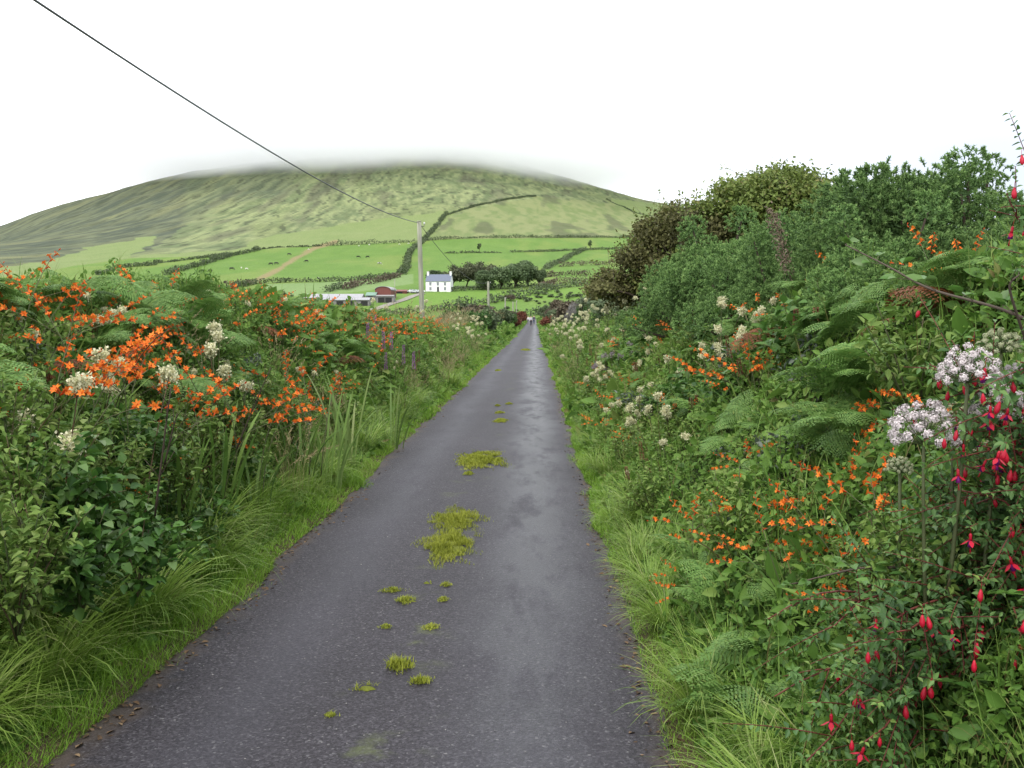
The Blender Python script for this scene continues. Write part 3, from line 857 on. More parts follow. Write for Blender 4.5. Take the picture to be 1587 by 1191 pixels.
def cane_spec(p, mat, n=14, size=.075, name='bramble_cane'):
    """One long arching cane with leaves in threes; p is its course in world metres, first point at the root."""
    p = np.asarray(p, float); o0 = p[0].copy(); p = p - o0
    t = np.linspace(0, 1, 24); k = np.linspace(0, 1, len(p))
    pts = np.stack([np.interp(t, k, p[:, i]) for i in range(3)], 1)
    for _ in range(3): pts[1:-1] = (pts[:-2] + pts[1:-1] * 2 + pts[2:]) / 4
    st, lf = MB(), MB()
    tube(st, pts, .0065, .0025, 5, .35)
    P, D, N, L = [], [], [], []
    T = nrm(np.gradient(pts, axis=0))
    for j in range(n):
        u = .22 + .78 * j / (n - 1); i = min(23, int(u * 23))
        sd = nrm(np.cross(T[i], [0, 0, 1])) * (1 if j % 2 else -1)
        d = nrm(sd * .8 + T[i] * .5 + np.array([0, 0, U(-.1, .6)]))
        q = pts[i] + d * .05
        tube(st, np.array([pts[i], q]), .0015, .001, 3, .3)
        for a in (-1, 0, 1):
            dd = nrm(d + a * .9 * np.cross(d, [0, 0, 1.]))
            P.append(q); D.append(dd); N.append(np.array([0, 0, 1.]) + rng.normal(size=3) * .5); L.append(size * U(.75, 1.1) * (1 if a == 0 else .8))
    L = np.array(L)
    v, qq = leaves(np.array(P), np.array(D), np.array(N), L, L * .62, .15, .2)
    lf.add(v, qq, None, np.repeat(np.clip(rng.normal(.6, .2, len(P)), 0, 1), 6))
    return Spec(name, None, [Spec('stems', st.mesh('stems', M_wood)), Spec('leaves', lf.mesh('leaves', mat))]), o0

# ================================================================== GORSE
def gorse_spec(seed, Rr=(1.0, .8, .95), n=3000, bare=.25, name='gorse_bush', top=0):
    wood, fo = MB(), MB()
    nl = 18
    lob = [(np.zeros(3) + np.array([0, 0, Rr[2] * .55]), .62)]
    for k in range(nl):
        a = U(0, 6.28); h = U(.15, 1.0)
        lob.append((np.array([math.sin(a) * Rr[0] * U(.3, .8) * (1.15 - .5 * h), math.cos(a) * Rr[1] * U(.3, .8) * (1.15 - .5 * h), Rr[2] * (h * .95)]), U(.17, .32)))
    for k in range(top):
        a = U(0, 6.28); lob.append((np.array([math.sin(a) * Rr[0] * .4, math.cos(a) * Rr[1] * .4, Rr[2] * U(1.0, 1.3)]), U(.16, .24)))
    w = np.array([r * r for _, r in lob]); w /= w.sum()
    for c, r in lob[1:]:
        tube(wood, arc([0, 0, 0], c, U(-.05, .1), 6), .028, .008, 5, U(0, .6))
    P, D, N, L, W, Tn = [], [], [], [], [], []
    for i in range(n):
        c, r = lob[rng.choice(len(lob), p=w)]
        d = rand_dir(1, .35)[0]
        o = c + d * r * np.array([1, 1, .9]) * U(.72, 1.0)
        if o[2] < .05: continue
        sd = nrm(d + np.array([0, 0, .3]) + rng.normal(size=3) * .55)
        ln = U(.02, .05)
        young = U(-.12, .16)
        tube(fo, np.array([o - sd * .015, o + sd * ln * .5, o + sd * ln]), np.array([.004, .005, .002]), None, 4, np.clip(.2 + young, 0, 1), False)
        m = 24
        u = rng.random(m) ** .8
        e = rand_dir(m)
        e = nrm(e - sd * (e @ sd)[:, None])
        dirn = nrm(e + sd * (.3 + .9 * u ** 2)[:, None])
        P.append(o + sd * (ln * u)[:, None]); D.append(dirn); N.append(rand_dir(m)); L.append(U(.020, .036, m) * (1 - .3 * u)); W.append(U(.008, .012, m))
        Tn.append(np.clip(.18 + .55 * u + rng.normal(0, .08, m) + young, 0, 1))
    P = np.concatenate(P); D = np.concatenate(D); N = np.concatenate(N)
    n = len(P); D = nrm(D); Sd = nrm(np.cross(D, N)); L = np.concatenate(L)[:, None]; W = np.concatenate(W)[:, None]
    v = np.stack([P - Sd * W * .5, P + Sd * W * .5, P + D * L], 1).reshape(-1, 3)
    fo.add(v, None, np.arange(n * 3).reshape(-1, 3), np.repeat(np.concatenate(Tn), 3))
    m = 4200; c = rng.choice(len(lob), m, p=w); cc = np.array([x[0] for x in lob])[c]; rr = np.array([x[1] for x in lob])[c]
    q0 = cc + rand_dir(m) * (rr * U(.2, .75, m))[:, None]
    v, q = leaves(q0, rand_dir(m), rand_dir(m), U(.03, .06, m), U(.012, .02, m))
    fo.add(v, q, None, np.repeat(U(0, .3, m), 6))
    return Spec(name, None, [Spec('branches', wood.mesh('branches', M_wood)), Spec('foliage', fo.mesh('foliage', M_gorse))])
GORSE = [gorse_spec(1), gorse_spec(2, (.9, .9, 1.0), top=3), gorse_spec(3, (1.1, .8, .8))]

# ================================================================== TREES AND SHRUBS
def crown_mesh(clumps, n, size, mat, flow=None, tint=(.45, .2), lw=.6, shell=.55, name='crown', jit=.14):
    """Leaves spread through many overlapping clumps; clumps = (centre, radii)."""
    mb = MB()
    vol = np.array([r[0] * r[1] * r[2] for _, r in clumps]) ** .67; vol /= vol.sum()
    ci = rng.choice(len(clumps), n, p=vol)
    C = np.array([c for c, _ in clumps])[ci]; Rr = np.array([r for _, r in clumps])[ci]
    d = rand_dir(n, .25)
    rad = shell + (1 - shell) * rng.random(n) ** .6
    rad *= 1 + jit * rng.normal(size=n)
    P = C + d * Rr * rad[:, None]
    D = rand_dir(n) + (np.asarray(flow) if flow is not None else 0)
    N = d * .8 + rng.normal(size=(n, 3)) * .55 + np.array([0, 0, .5])
    L = size * U(.65, 1.35, n)
    v, q = leaves(P, D, N, L, L * lw, .15, .15)
    cl = rng.normal(0, tint[1] * .6, len(clumps))[ci]
    mb.add(v, q, None, np.repeat(np.clip(tint[0] + cl + rng.normal(0, tint[1], n), 0, 1), 6))
    return mb.mesh(name, mat)

def tree_spec(name, H, Wd, trunk_h, nclump, n, size, mat, lean=(0, 0), wmat=None, tint=(.45, .2), flat=1., bush=False):
    wood = MB()
    clumps = []
    cz = (trunk_h + H) * .5
    tb = np.array([lean[0] * .4, lean[1] * .4, trunk_h])
    tube(wood, arc([0, 0, -.2], tb, .05, 6), H * .03, H * .02, 7, .3)
    for k in range(nclump):
        d = rand_dir(1, .15)[0]
        c = np.array([lean[0], lean[1], cz]) + d * np.array([Wd * .36, Wd * .36, (H - trunk_h) * .36]) * (.5 + .6 * rs())
        c[:2] += np.array(lean) * (c[2] - cz) / H * .8
        r = Wd * U(.12, .24)
        clumps.append((c, (r, r, r * U(.6, .85) * flat)))
        tube(wood, arc(tb, c, U(-.1, .15) * H * .3, 6), H * .012, H * .003, 5, U(.2, .8))
    return Spec(name, None, [Spec('trunk' if not bush else 'branches', wood.mesh('trunk', wmat or M_wood)), Spec('crown', crown_mesh(clumps, n, size, mat, tint=tint))])
# ================================================================== BANK VEGETATION: what nobody could count
def side_x(left, d, y):
    return edge_l(y) - d if left else edge_r(y) + d

def undergrowth(left):
    mb = MB()
    cut = 2.2 if left else 1.0
    for (y0, y1, n, size, dmax, hv) in ((2.0 if left else 3.4, 12, 135000 if left else 90000, .042, 3.4, .78 if left else .62), *(() if left else ((2.1, 3.4, 30000, .026, 2.2, .5),)), (12, 45, 62000, .095, 3.6, .78 if left else .62), (45, 332, 60000, .26, 4.2, .75)):
        y = y0 + (y1 - y0) * rng.random(n) ** 1.15
        d = .2 + dmax * rng.random(n)
        if not left: d = d - .06
        x = side_x(left, d, y)
        lump = fbm(x * 1.3, y * 1.3, 7, 3) + .5 * (fbm(x * 4, y * 4, 8, 2) - .5)
        ht = hv * S((d - (.22 if left else .02)) / .85) * (.25 + 1.15 * lump) * (1 - .35 * S((y - 12) / 40)) + .04
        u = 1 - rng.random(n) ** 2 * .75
        s = size * np.exp(rng.normal(-.05, .38, n))
        P = np.stack([x, y, G(x, y) + ht * u], 1)
        D = rand_dir(n, .1); D[:, 0] += (.5 if left else -.5); D[:, 1] -= .35
        N = np.array([.35 if left else -.35, -.45, .8]) + rng.normal(size=(n, 3)) * .42
        patch = fbm(x * .7, y * .7, 19, 3)
        v, q = leaves(P, D, N, s, s * np.clip(rng.normal(.48, .17, n), .14, .8))
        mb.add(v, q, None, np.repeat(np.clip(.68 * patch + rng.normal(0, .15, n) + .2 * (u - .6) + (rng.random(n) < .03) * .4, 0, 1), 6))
        # grass, sedge and dead stems grown through the leaves
        m_ = n // 9; k = rng.integers(0, n, m_)
        dead = rng.random(m_) < .14
        v, q, t, mm = ribbons(P[k] - np.array([0, 0, .10]) * (size / .05) ** .5, U(0, 6.28, m_), U(.16, .42, m_) * (size / .042) ** .35, U(0, .5, m_), U(.5, 1.9, m_), U(.10, .2, m_) * size, 3)
        mb.add(v, q, t, np.repeat(np.where(dead, 1.0, np.clip(rng.normal(.62, .14, m_), 0, .8)), mm))
    tag(link('undergrowth', mb.mesh('undergrowth', M_under)), 'dense leafy undergrowth covering the %s roadside bank' % ('left' if left else 'right'), None, None, 'stuff')
undergrowth(True); undergrowth(False)

def verge(left):
    mb = MB()
    for (y0, y1, n, w, hs) in ((2.0, 7, 30000 if left else 16000, .0042, 1.), (7, 16, 30000, .007, 1.1), (16, 50, 30000, .014, 1.25), (50, 325, 26000, .05, 1.5)):
        y = y0 + (y1 - y0) * rng.random(n)
        d = ((.02 + .95 * rng.random(n) ** 1.25) if left else (.0 + .45 * rng.random(n) ** 1.2)) - .09 * S((vnoise(y * 3.1, y * 0 + left * 7., 55) - .45) / .3)
        x = side_x(left, d, y)
        P = np.stack([x, y, G(x, y) - .01], 1)
        tall = (.05 + (.22 if left else .18) * S(d / .6)) * (.25 + 1.5 * fbm(x * 2.2, y * 2.2, 3, 3) ** 1.3)
        L = tall * U(.6, 1.5, n) * hs
        az = U(0, 6.28, n)
        out = np.where(rng.random(n) < .45, (math.pi / 2 if left else -math.pi / 2) + rng.normal(0, .7, n), az)
        v, q, t, m = ribbons(P, out, L, U(0, .6, n), U(.6, 1.9, n), w * U(.7, 1.4, n), 3)
        pt = fbm(x * 1.2, y * 1.2, 23, 3)
        mb.add(v, q, t, np.repeat(np.clip(-.02 + .95 * pt + rng.normal(0, .16, n) + (rng.random(n) < .07) * .5, 0, 1), m))
    tag(link('verge_grass', mb.mesh('verge_grass', M_turf)), 'bright green grass along the %s edge of the lane' % ('left' if left else 'right'), None, None, 'stuff')
verge(True); verge(False)

def dead_leaves():
    mb = MB(); n = 1500
    y = np.concatenate([U(2.5, 10, 900), U(10, 26, 600)]); lf = rng.random(n) < .5
    d = rng.normal(-.02, .055, n)
    x = np.where(lf, edge_l(y) - d, edge_r(y) + d)
    z = np.maximum(G(x, y), base(x, y) + .006) + .006
    D = rand_dir(n); D[:, 2] *= .15
    s = U(.015, .05, n)
    v, q = leaves(np.stack([x, y, z], 1), D, np.array([0, 0, 1.]) + rng.normal(size=(n, 3)) * .25, s, s * U(.12, .6, n))
    mb.add(v, q, None, np.repeat(U(0, 1, n), 6))
    tag(link('leaf_litter', mb.mesh('leaf_litter', leaf_mat('litter', [(.05, .032, .02), (.12, .075, .04), (.20, .14, .08)], 0, .8))), 'brown dead leaves and stalks along the edges of the lane', None, None, 'stuff')
dead_leaves()

# loose chippings in the road surface
def chips():
    mb = MB(); n = 420
    y = 2.6 + 11 * rng.random(n) ** 1.4; x = U(ROAD_L + .1, ROAD_R - .08, n)
    s = U(.0025, .006, n)
    o = np.array([[1, 0, 0], [-.4, .9, 0], [-.5, -.8, 0], [0, 0, .8]])
    P = np.stack([x, y, base(x, y) + .025 * (1 - ((x + .65) / 1.21) ** 2) + .006], 1)
    a = U(0, 6.28, n); c, s_ = np.cos(a), np.sin(a)
    Rm = np.stack([np.stack([c, -s_, 0 * c], -1), np.stack([s_, c, 0 * c], -1), np.tile([0, 0, 1.], (n, 1))], 1)
    v = P[:, None] + np.einsum('nij,kj->nki', Rm, o) * s[:, None, None]
    i = np.arange(n)[:, None] * 4
    t = np.concatenate([i + np.array([[0, 1, 3]]), i + np.array([[1, 2, 3]]), i + np.array([[2, 0, 3]])])
    mb.add(v, None, t, np.repeat(U(0, 1, n), 4))
    tag(link('gravel', mb.mesh('gravel', leaf_mat('chippings', [(.09, .085, .09), (.16, .155, .155), (.36, .35, .33)], 0, .7))), 'pale loose chippings scattered over the worn lane', None, None, 'stuff')
chips()

# ================================================================== MOSS ISLANDS DOWN THE CROWN OF THE LANE
M_moss = leaf_mat('moss', [(.12, .15, .016), (.21, .245, .026), (.29, .32, .04), (.27, .29, .07)], .25, .7, .2, .15)
M_mossb = plain_mat('moss bed', (.075, .085, .018), (.13, .15, .025), 30, .95, .1)
def moss(px, py, wpx, dep, label, tall=.03, dens=1., seed=0):
    y = EYE * FPX / (py - 496.); x = (px - 829) / FPX * y; w = wpx / FPX * y * .5; dp = dep * .5
    z0 = float(base(x, y)) + .025 * (1 - ((x + .65) / 1.21) ** 2) + .004
    r = np.random.default_rng(seed + 900)
    bed = MB(); k = 72
    a = np.arange(k) / k * 2 * math.pi
    rad = .30 + 1.15 * fbm(np.cos(a) * 2.6 + seed * 3, np.sin(a) * 2.6 + 9, 5, 4)
    rings = []
    for f, h in ((.62, .001), (.48, .006), (.3, .010)):
        rings.append(np.stack([w * rad * f * np.cos(a), dp * rad * f * np.sin(a), np.full(k, h * (tall / .03) ** .5)], 1))
    v = np.vstack(rings + [np.array([[0, 0, .015]])])
    q = [(i * k + j, i * k + (j + 1) % k, (i + 1) * k + (j + 1) % k, (i + 1) * k + j) for i in range(2) for j in range(k)]
    t = [(2 * k + j, 2 * k + (j + 1) % k, 3 * k) for j in range(k)]
    bed.add(v, q, t)
    bl = MB()
    n = int(min(12000, max(160, 30000 * w * dp * dens + 120)))
    aa = r.uniform(0, 6.28, n); rr = r.random(n) ** .62 * 1.08 * np.interp(aa, np.r_[a, 6.2832], np.r_[rad, rad[0]]) * (1 + .12 * r.normal(size=n))
    P = np.stack([w * rr * np.cos(aa), dp * rr * np.sin(aa), np.full(n, .003) + .012 * np.clip(1 - rr, 0, 1)], 1)
    keep = fbm(P[:, 0] * 9 + seed, P[:, 1] * 7, 3, 3) > .34
    P = P[keep]; n = len(P)
    rel = np.hypot(P[:, 0] / w, P[:, 1] / dp)
    v, q, t, m = ribbons(P, r.uniform(0, 6.28, n), tall * (1.05 - .6 * np.clip(rel, 0, 1)) * r.uniform(.4, 1.5, n), r.uniform(0, .8, n), r.uniform(.6, 1.8, n), np.full(n, .0045 * max(1, y / 7)), 2)
    bl.add(v, q, t, np.repeat(np.clip(.2 + .6 * fbm(P[:, 0] * 6 + seed, P[:, 1] * 4, 6, 2) + r.normal(0, .16, n), 0, 1), m))
    sp = Spec('moss_patch', None, [Spec('moss_bed', bed.mesh('moss_bed', M_mossb)), Spec('shoots', bl.mesh('shoots', M_moss))])
    put(sp, (x, y, z0), 0, 1, label, 'moss patch', 'moss patches along the middle of the lane')
for k, a in enumerate([
    (706, 816, 84, .95, 'wide upper half of the largest yellow green moss patch on the lane', .05),
    (695, 856, 92, 1.25, 'lower half of the largest moss patch, grassy and thick', .055),
    (747, 719, 72, 1.6, 'oval moss patch lying alone beyond the largest one', .05),
    (726, 741, 18, .3, 'small moss tuft just below the oval moss patch', .03),
    (604, 931, 44, .12, 'flat brownish moss sliver beside the lane centre', .02),
    (626, 948, 44, .15, 'slanting moss sliver below the flat brownish one', .03),
    (659, 918, 16, .08, 'tiny moss speck below the largest patch', .02),
    (690, 922, 20, .08, 'tiny moss speck on the right of its twin', .025),
    (685, 946, 20, .10, 'faint moss speck level with the slanting sliver', .02),
    (594, 991, 24, .07, 'dull olive moss stain left of the thin one', .015, .6),
    (665, 991, 30, .12, 'thin olive moss stain in the lane centre', .02, .6),
    (613, 1056, 52, .17, 'bright grass topped moss tuft low on the lane', .055),
    (648, 1081, 40, .09, 'small moss tuft at the right of the grass topped one', .035),
    (562, 1093, 46, .10, 'moss tuft trailing left of the grass topped one', .04),
    (503, 1136, 38, .08, 'lowest dark green grass tuft growing from the lane', .035),
    (776, 656, 22, .6, 'far moss patch in a string up the lane', .04),
    (774, 643, 16, .35, 'narrow far moss patch just above its neighbour', .03),
    (771, 632, 10, .3, 'tiny far moss patch highest of three', .03),
    (789, 629, 12, .3, 'tiny far moss dot right of the three', .03),
    (815, 545, 13, 3.0, 'most distant moss streak on the lane crown', .04),
    (772, 577, 10, 1.0, 'distant faint moss streak on the lane crown', .03)]):
    moss(*a, seed=k)

# ================================================================== PLANTS ON THE BANKS
def lane_y(y0, y1): return y0 * (y1 / y0) ** rs()
def ground(x, y, dz=0.): return (x, y, float(G(x, y)) + dz)
def veg_h(left, d, y):          # top of the leafy cover over the soil
    return .55 * float(S((d - .25) / 1.2)) * (1 - .35 * float(S((y - 12) / 40)))

ZONES = ((6.2, 'at its near end'), (9.5, 'level with the largest moss patch'), (14, 'level with the oval moss patch'), (24, 'level with the small far moss patches'), (60, 'before the tall telegraph pole'), (999, 'beyond the tall telegraph pole'))
def band(specs, n, left, d0, d1, y0, y1, sc, label, cat, group, lift=.0, tilt=.2, face=None):
    for i in range(n):
        y = lane_y(y0, y1); d = U(d0, d1)
        x = float(side_x(left, d, y))
        s = U(*sc) * (1 + .25 * float(S((y - 14) / 30)))
        lean = U(0, tilt) * (1 if left else -1)
        size = 'tall' if s > sc[0] + (sc[1] - sc[0]) * .62 else 'small'
        lab = size + ' ' + label + ', ' + next(z for k, z in ZONES if y < k)
        put(random.choice(specs), ground(x, y, lift * veg_h(left, d, y)), U(0, 6.28), s, lab, cat, group, (U(-.05, .15), lean))

band(FERNS, 85, True, 1.1, 2.7, 4.8, 24, (.5, .85), 'green fern on the left bank', 'fern', 'bracken ferns on the left bank', 1.0)
band(FERNS, 125, False, .8, 3.2, 4.6, 20, (.38, .66), 'green fern on the right bank', 'fern', 'bracken ferns on the right bank', .85, .45)
band(MONT, 58, True, 1.35, 2.8, 5, 14, (.85, 1.05), 'orange montbretia atop the left bank', 'montbretia', 'montbretia on the left bank', .3, .25)
band(MONT, 26, True, .8, 1.5, 4.5, 18, (.7, .9), 'orange montbretia halfway up the left bank', 'montbretia', 'montbretia on the left bank', .1, .25)
band(MONT, 34, True, 1.2, 2.4, 14, 42, (.75, .95), 'orange montbretia crowning the left hedge', 'montbretia', 'montbretia on the left bank', .4, .25)
band(MONT, 26, False, .35, 1.5, 3.6, 18, (.55, .85), 'orange montbretia low on the right bank', 'montbretia', 'montbretia on the right bank', .4, .5)
band(MONT, 12, False, 1.4, 2.4, 5, 14, (.6, .85), 'orange montbretia high on the right bank', 'montbretia', 'montbretia on the right bank', .5, .5)
band(MEADOW, 30, True, .8, 2.0, 5, 18, (.6, .8), 'creamy meadowsweet on the left bank', 'meadowsweet', 'meadowsweet on the left bank', .1)
band(MEADOW, 22, False, .4, 1.5, 7, 18, (.7, .95), 'creamy meadowsweet on the right bank', 'meadowsweet', 'meadowsweet on the right bank', .3)
band(MEADOW, 46, False, .4, 2.0, 20, 90, (.9, 1.25), 'creamy meadowsweet by the right road edge', 'meadowsweet', 'meadowsweet on the right bank', .3)
band(MEADOW, 20, True, .5, 1.8, 20, 80, (.9, 1.2), 'creamy meadowsweet by the left road edge', 'meadowsweet', 'meadowsweet on the left bank', .3)
band(TUSS, 110, True, .3, 1.05, 3.6, 26, (.55, 1.15), 'grass tussock at the left road edge', 'grass tussock', 'grass tussocks along the left edge', .2, .3)
band(TUSS, 60, False, .12, .5, 2.9, 16, (.42, .72), 'grass tussock at the right road edge', 'grass tussock', 'grass tussocks along the right edge', .1, .35)
band(STRAW, 34, True, .5, 1.9, 8, 60, (.7, 1.05), 'pale seeding grass on the left bank', 'seeding grass', 'seeding grasses on the left bank', .3)
band(STRAW, 26, False, .3, 1.5, 7, 60, (.55, .85), 'pale seeding grass on the right bank', 'seeding grass', 'seeding grasses on the right bank', .2)
band(BRAM, 60, True, .45, 1.7, 3.2, 10, (.45, .85), 'bramble bush low on the left bank', 'bramble', 'brambles on the left bank', .2)
band(BRAM, 34, False, .9, 3.0, 6.5, 18, (.6, 1.0), 'bramble bush in the right bank', 'bramble', 'brambles on the right bank', .4)
band(WEED, 110, True, .6, 2.2, 3.8, 30, (.55, 1.0), 'olive green leafy weed on the left bank', 'weed', 'leafy weeds on the left bank', .3)
band(WEED, 60, False, .3, 2.0, 4.5, 40, (.5, .95), 'olive green leafy weed on the right bank', 'weed', 'leafy weeds on the right bank', .3)
band(GREYW, 10, True, .7, 1.8, 5, 14, (.6, .9), 'grey leaved herb on the left bank', 'herb', 'grey herbs', .3)
band(GREYW, 12, False, .6, 1.8, 4.5, 14, (.5, .9), 'grey leaved herb on the right bank', 'herb', 'grey herbs', .3)
band(DOCK, 10, True, .7, 1.6, 6, 30, (.6, .9), 'rust brown seeding dock on the left bank', 'dock', 'seeding docks', .3)
band(DOCK, 12, False, .4, 1.3, 6, 30, (.55, .85), 'rust brown seeding dock on the right bank', 'dock', 'seeding docks', .3)
band(RUSTF, 5, False, .7, 2.4, 5, 24, (.4, .7), 'browned bracken fern in the right bank', 'fern', 'browned ferns', .5)
band(RUSTF, 4, True, 1.0, 2.2, 6, 24, (.4, .65), 'browned bracken fern in the left bank', 'fern', 'browned ferns', .6)

def here(px, py, Y, drop=0):
    p = at(px, py, Y); p[2] -= drop; return p
# single plants one can point to
def stand(spec, px, ytop, Y, h, label, cat, group=None, rz=None, tilt=(0, 0)):
    """A plant whose top reaches the height seen, rooted on the bank below it."""
    p = at(px, ytop, Y); g = float(G(p[0], p[1]))
    root = max(g - .05, p[2] - h * 1.3)
    put(spec, (p[0], p[1], root), U(0, 6.28) if rz is None else rz, max(.3, (p[2] - root) / h), label, cat, group, tilt)
for k, (px, py, Y, lab) in enumerate([
    (596, 508, 17, 'purple loosestrife spike standing tallest of its clump beside orange flowers'),
    (574, 492, 19, 'faded purple loosestrife behind the tallest purple spikes'),
    (622, 540, 16.5, 'short purple loosestrife at the road side of its clump')]):
    stand(PURPLE[k % 2], px, py + 12, Y, 1.2, lab, 'loosestrife', 'purple loosestrife on the left bank')
for k, (px, py, Y, lab) in enumerate([
    (955, 545, 16, 'mauve grey seeding mint bushy below the brown tree'),
    (985, 535, 15, 'mauve grey mint clump nearer the orange flowers'),
    (930, 562, 17, 'mauve grey mint clump closest to the lane')]):
    stand(MINT[k % 2], px, py, Y, .75, lab, 'mint', 'grey mint clumps')
for k, (px, py, Y, lab) in enumerate([
    (540, 540, 10.5, 'tall pale sword leaved clump in the middle of the left bank'),
    (505, 575, 9.5, 'pale sword leaved clump with orange flowers behind'),
    (26, 545, 4.6, 'upright sword leaves at the far left of the bank'),
    (610, 555, 13, 'loose sword leaved clump beside the brown dock')]):
    stand(BLADES[k % 2], px, py, Y, .95, lab, 'sword leaves', 'sword leaved clumps on the left bank')
for k, (px, py, Y, lab) in enumerate([
    (20, 660, 4.3, 'large cream meadowsweet at the left margin of the bank'),
    (70, 600, 4.8, 'cream meadowsweet above the leafy weeds, second from the left margin'),
    (115, 548, 5.6, 'cream meadowsweet under the orange montbretia'),
    (190, 560, 5.6, 'cream meadowsweet beside dark fern on the left bank'),
    (345, 485, 8, 'cream meadowsweet at the crest between orange flowers'),
    (365, 545, 7.8, 'cream meadowsweet below the crest one')]):
    stand(MEADOW[k % 4], px, py, Y, .95, lab, 'meadowsweet', 'meadowsweet on the left bank')
for k, (px, py, Y, lab) in enumerate([
    (1000, 605, 10.5, 'bright cream meadowsweet, fullest on the right bank'),
    (1040, 622, 10, 'bright cream meadowsweet next to orange flowers'),
    (985, 652, 9.5, 'cream meadowsweet just below the fullest one'),
    (945, 620, 11.5, 'small cream meadowsweet nearest the lane'),
    (990, 735, 8, 'lone low cream meadowsweet over the grass edge'),
    (1430, 462, 5.4, 'big cream flower plume standing under the gorse')]):
    stand(MEADOW[(k + 1) % 4], px, py, Y, .95, lab, 'meadowsweet', 'meadowsweet on the right bank')
for k, (px, py, Y, s, tz, lab) in enumerate([
    (1330, 690, 4.3, .95, -1.0, 'montbretia with long level orange spray over dark gap'),
    (1290, 720, 4.4, .9, -.9, 'montbretia spray second row over the dark gap'),
    (1340, 730, 4.2, .9, -.8, 'montbretia spray between the dark gap and white umbels'),
    (1300, 770, 4.1, .8, -.7, 'montbretia low spray above grass blades'),
    (1250, 820, 3.8, .7, -.5, 'montbretia with few orange flowers below the low spray'),
    (1310, 900, 3.4, .6, -.5, 'montbretia with orange flowers among fuchsia twigs'),
    (1255, 1000, 3.3, .55, -.4, 'montbretia glowing deep orange inside the low gap'),
    (1150, 850, 4.2, .6, -.4, 'montbretia half hidden behind curled fern'),
    (1040, 900, 4.6, .5, -.4, 'small montbretia beside the right road edge'),
    (1410, 590, 4.6, .8, -.6, 'montbretia above the white umbels')]):
    p = at(px, py, Y)
    put(MONT[k % 8], (p[0] + .45 * s, p[1] + .1, p[2] - .50 * s), U(0, 6.28), s, lab, 'montbretia', 'montbretia on the right bank', (.1, tz))
for k, (px, py, Y) in enumerate([(30, 700, 4.2), (90, 690, 4.5), (60, 780, 3.9), (150, 720, 4.9), (20, 820, 3.7), (120, 800, 4.2), (190, 690, 5.4), (170, 640, 5.8), (80, 620, 5.0), (230, 650, 6.0), (10, 610, 4.6), (210, 790, 4.8), (280, 690, 6.2), (320, 650, 7.0), (270, 620, 6.8), (380, 640, 8.0), (410, 600, 9.0), (350, 600, 8.0), (450, 620, 9.5)]):
    p = at(px, py, Y); g = float(G(p[0], p[1]))
    put([WEED, BRAM][k % 2 if k < 12 else 0][k % 3], (p[0], p[1], max(g - .1, p[2] - .45)), U(0, 6.28), .8, ['olive weed leaning out of the left bank front, ', 'dark bramble leaning out of the left bank front, '][k % 2 if k < 12 else 0] + ('at its near end' if k < 6 else 'below the cream flowers' if k < 12 else 'below the orange flowers'), ['weed', 'bramble'][k % 2 if k < 12 else 0], 'leafy plants on the face of the left bank')
# big orange drifts on the left crest
for k in range(0, 26):
    if k in (4, 7, 9, 12, 18, 22, 24): continue
    px, py, Y = [(20, 440, 5.2), (60, 505, 5.0), (120, 450, 5.8), (160, 470, 6.2), (230, 480, 6.5), (270, 545, 6.2), (300, 490, 7.5), (20, 400, 5.6), (75, 475, 5.2), (190, 520, 5.8), (390, 575, 7.6), (130, 430, 6), (460, 510, 10), (440, 525, 9.5), (480, 480, 13), (590, 495, 18), (615, 515, 17), (625, 495, 20), (545, 475, 17), (600, 480, 19), (430, 475, 12), (465, 560, 9), (420, 560, 8), (500, 470, 15), (270, 575, 5.8), (340, 545, 7)][k]
    stand(MONT[k % 8], px, py - 8, Y, .85, 'montbretia heavy with orange flowers on the crest of the left bank', 'montbretia', 'montbretia on the left bank', tilt=(U(-.1, .2), U(-.1, .25)))

# arching bramble canes
def cane(pts, Y, mat, lab, n=14, size=.075):
    P = [at(px, py, y) for (px, py), y in zip(pts, Y)]
    sp, o = cane_spec(P, mat, n, size)
    put(sp, o, 0, 1, lab, 'bramble cane', 'arching bramble canes')
cane([(1680, 540), (1560, 480), (1440, 450), (1380, 415), (1310, 380)], [3.0, 3.2, 3.5, 3.7, 3.9], M_bramble, 'long thin bramble cane reaching out across the gorse', 12, .07)
cane([(1480, 960), (1420, 880), (1330, 880), (1230, 905)], [3.0, 3.1, 3.2, 3.3], M_bramble, 'bramble cane with round leaves bending over orange flowers', 8, .05)
cane([(1700, 620), (1600, 560), (1560, 440), (1590, 420)], [3.0, 3.0, 2.9, 2.9], M_bramble, 'short bramble cane at the right margin', 8, .04)

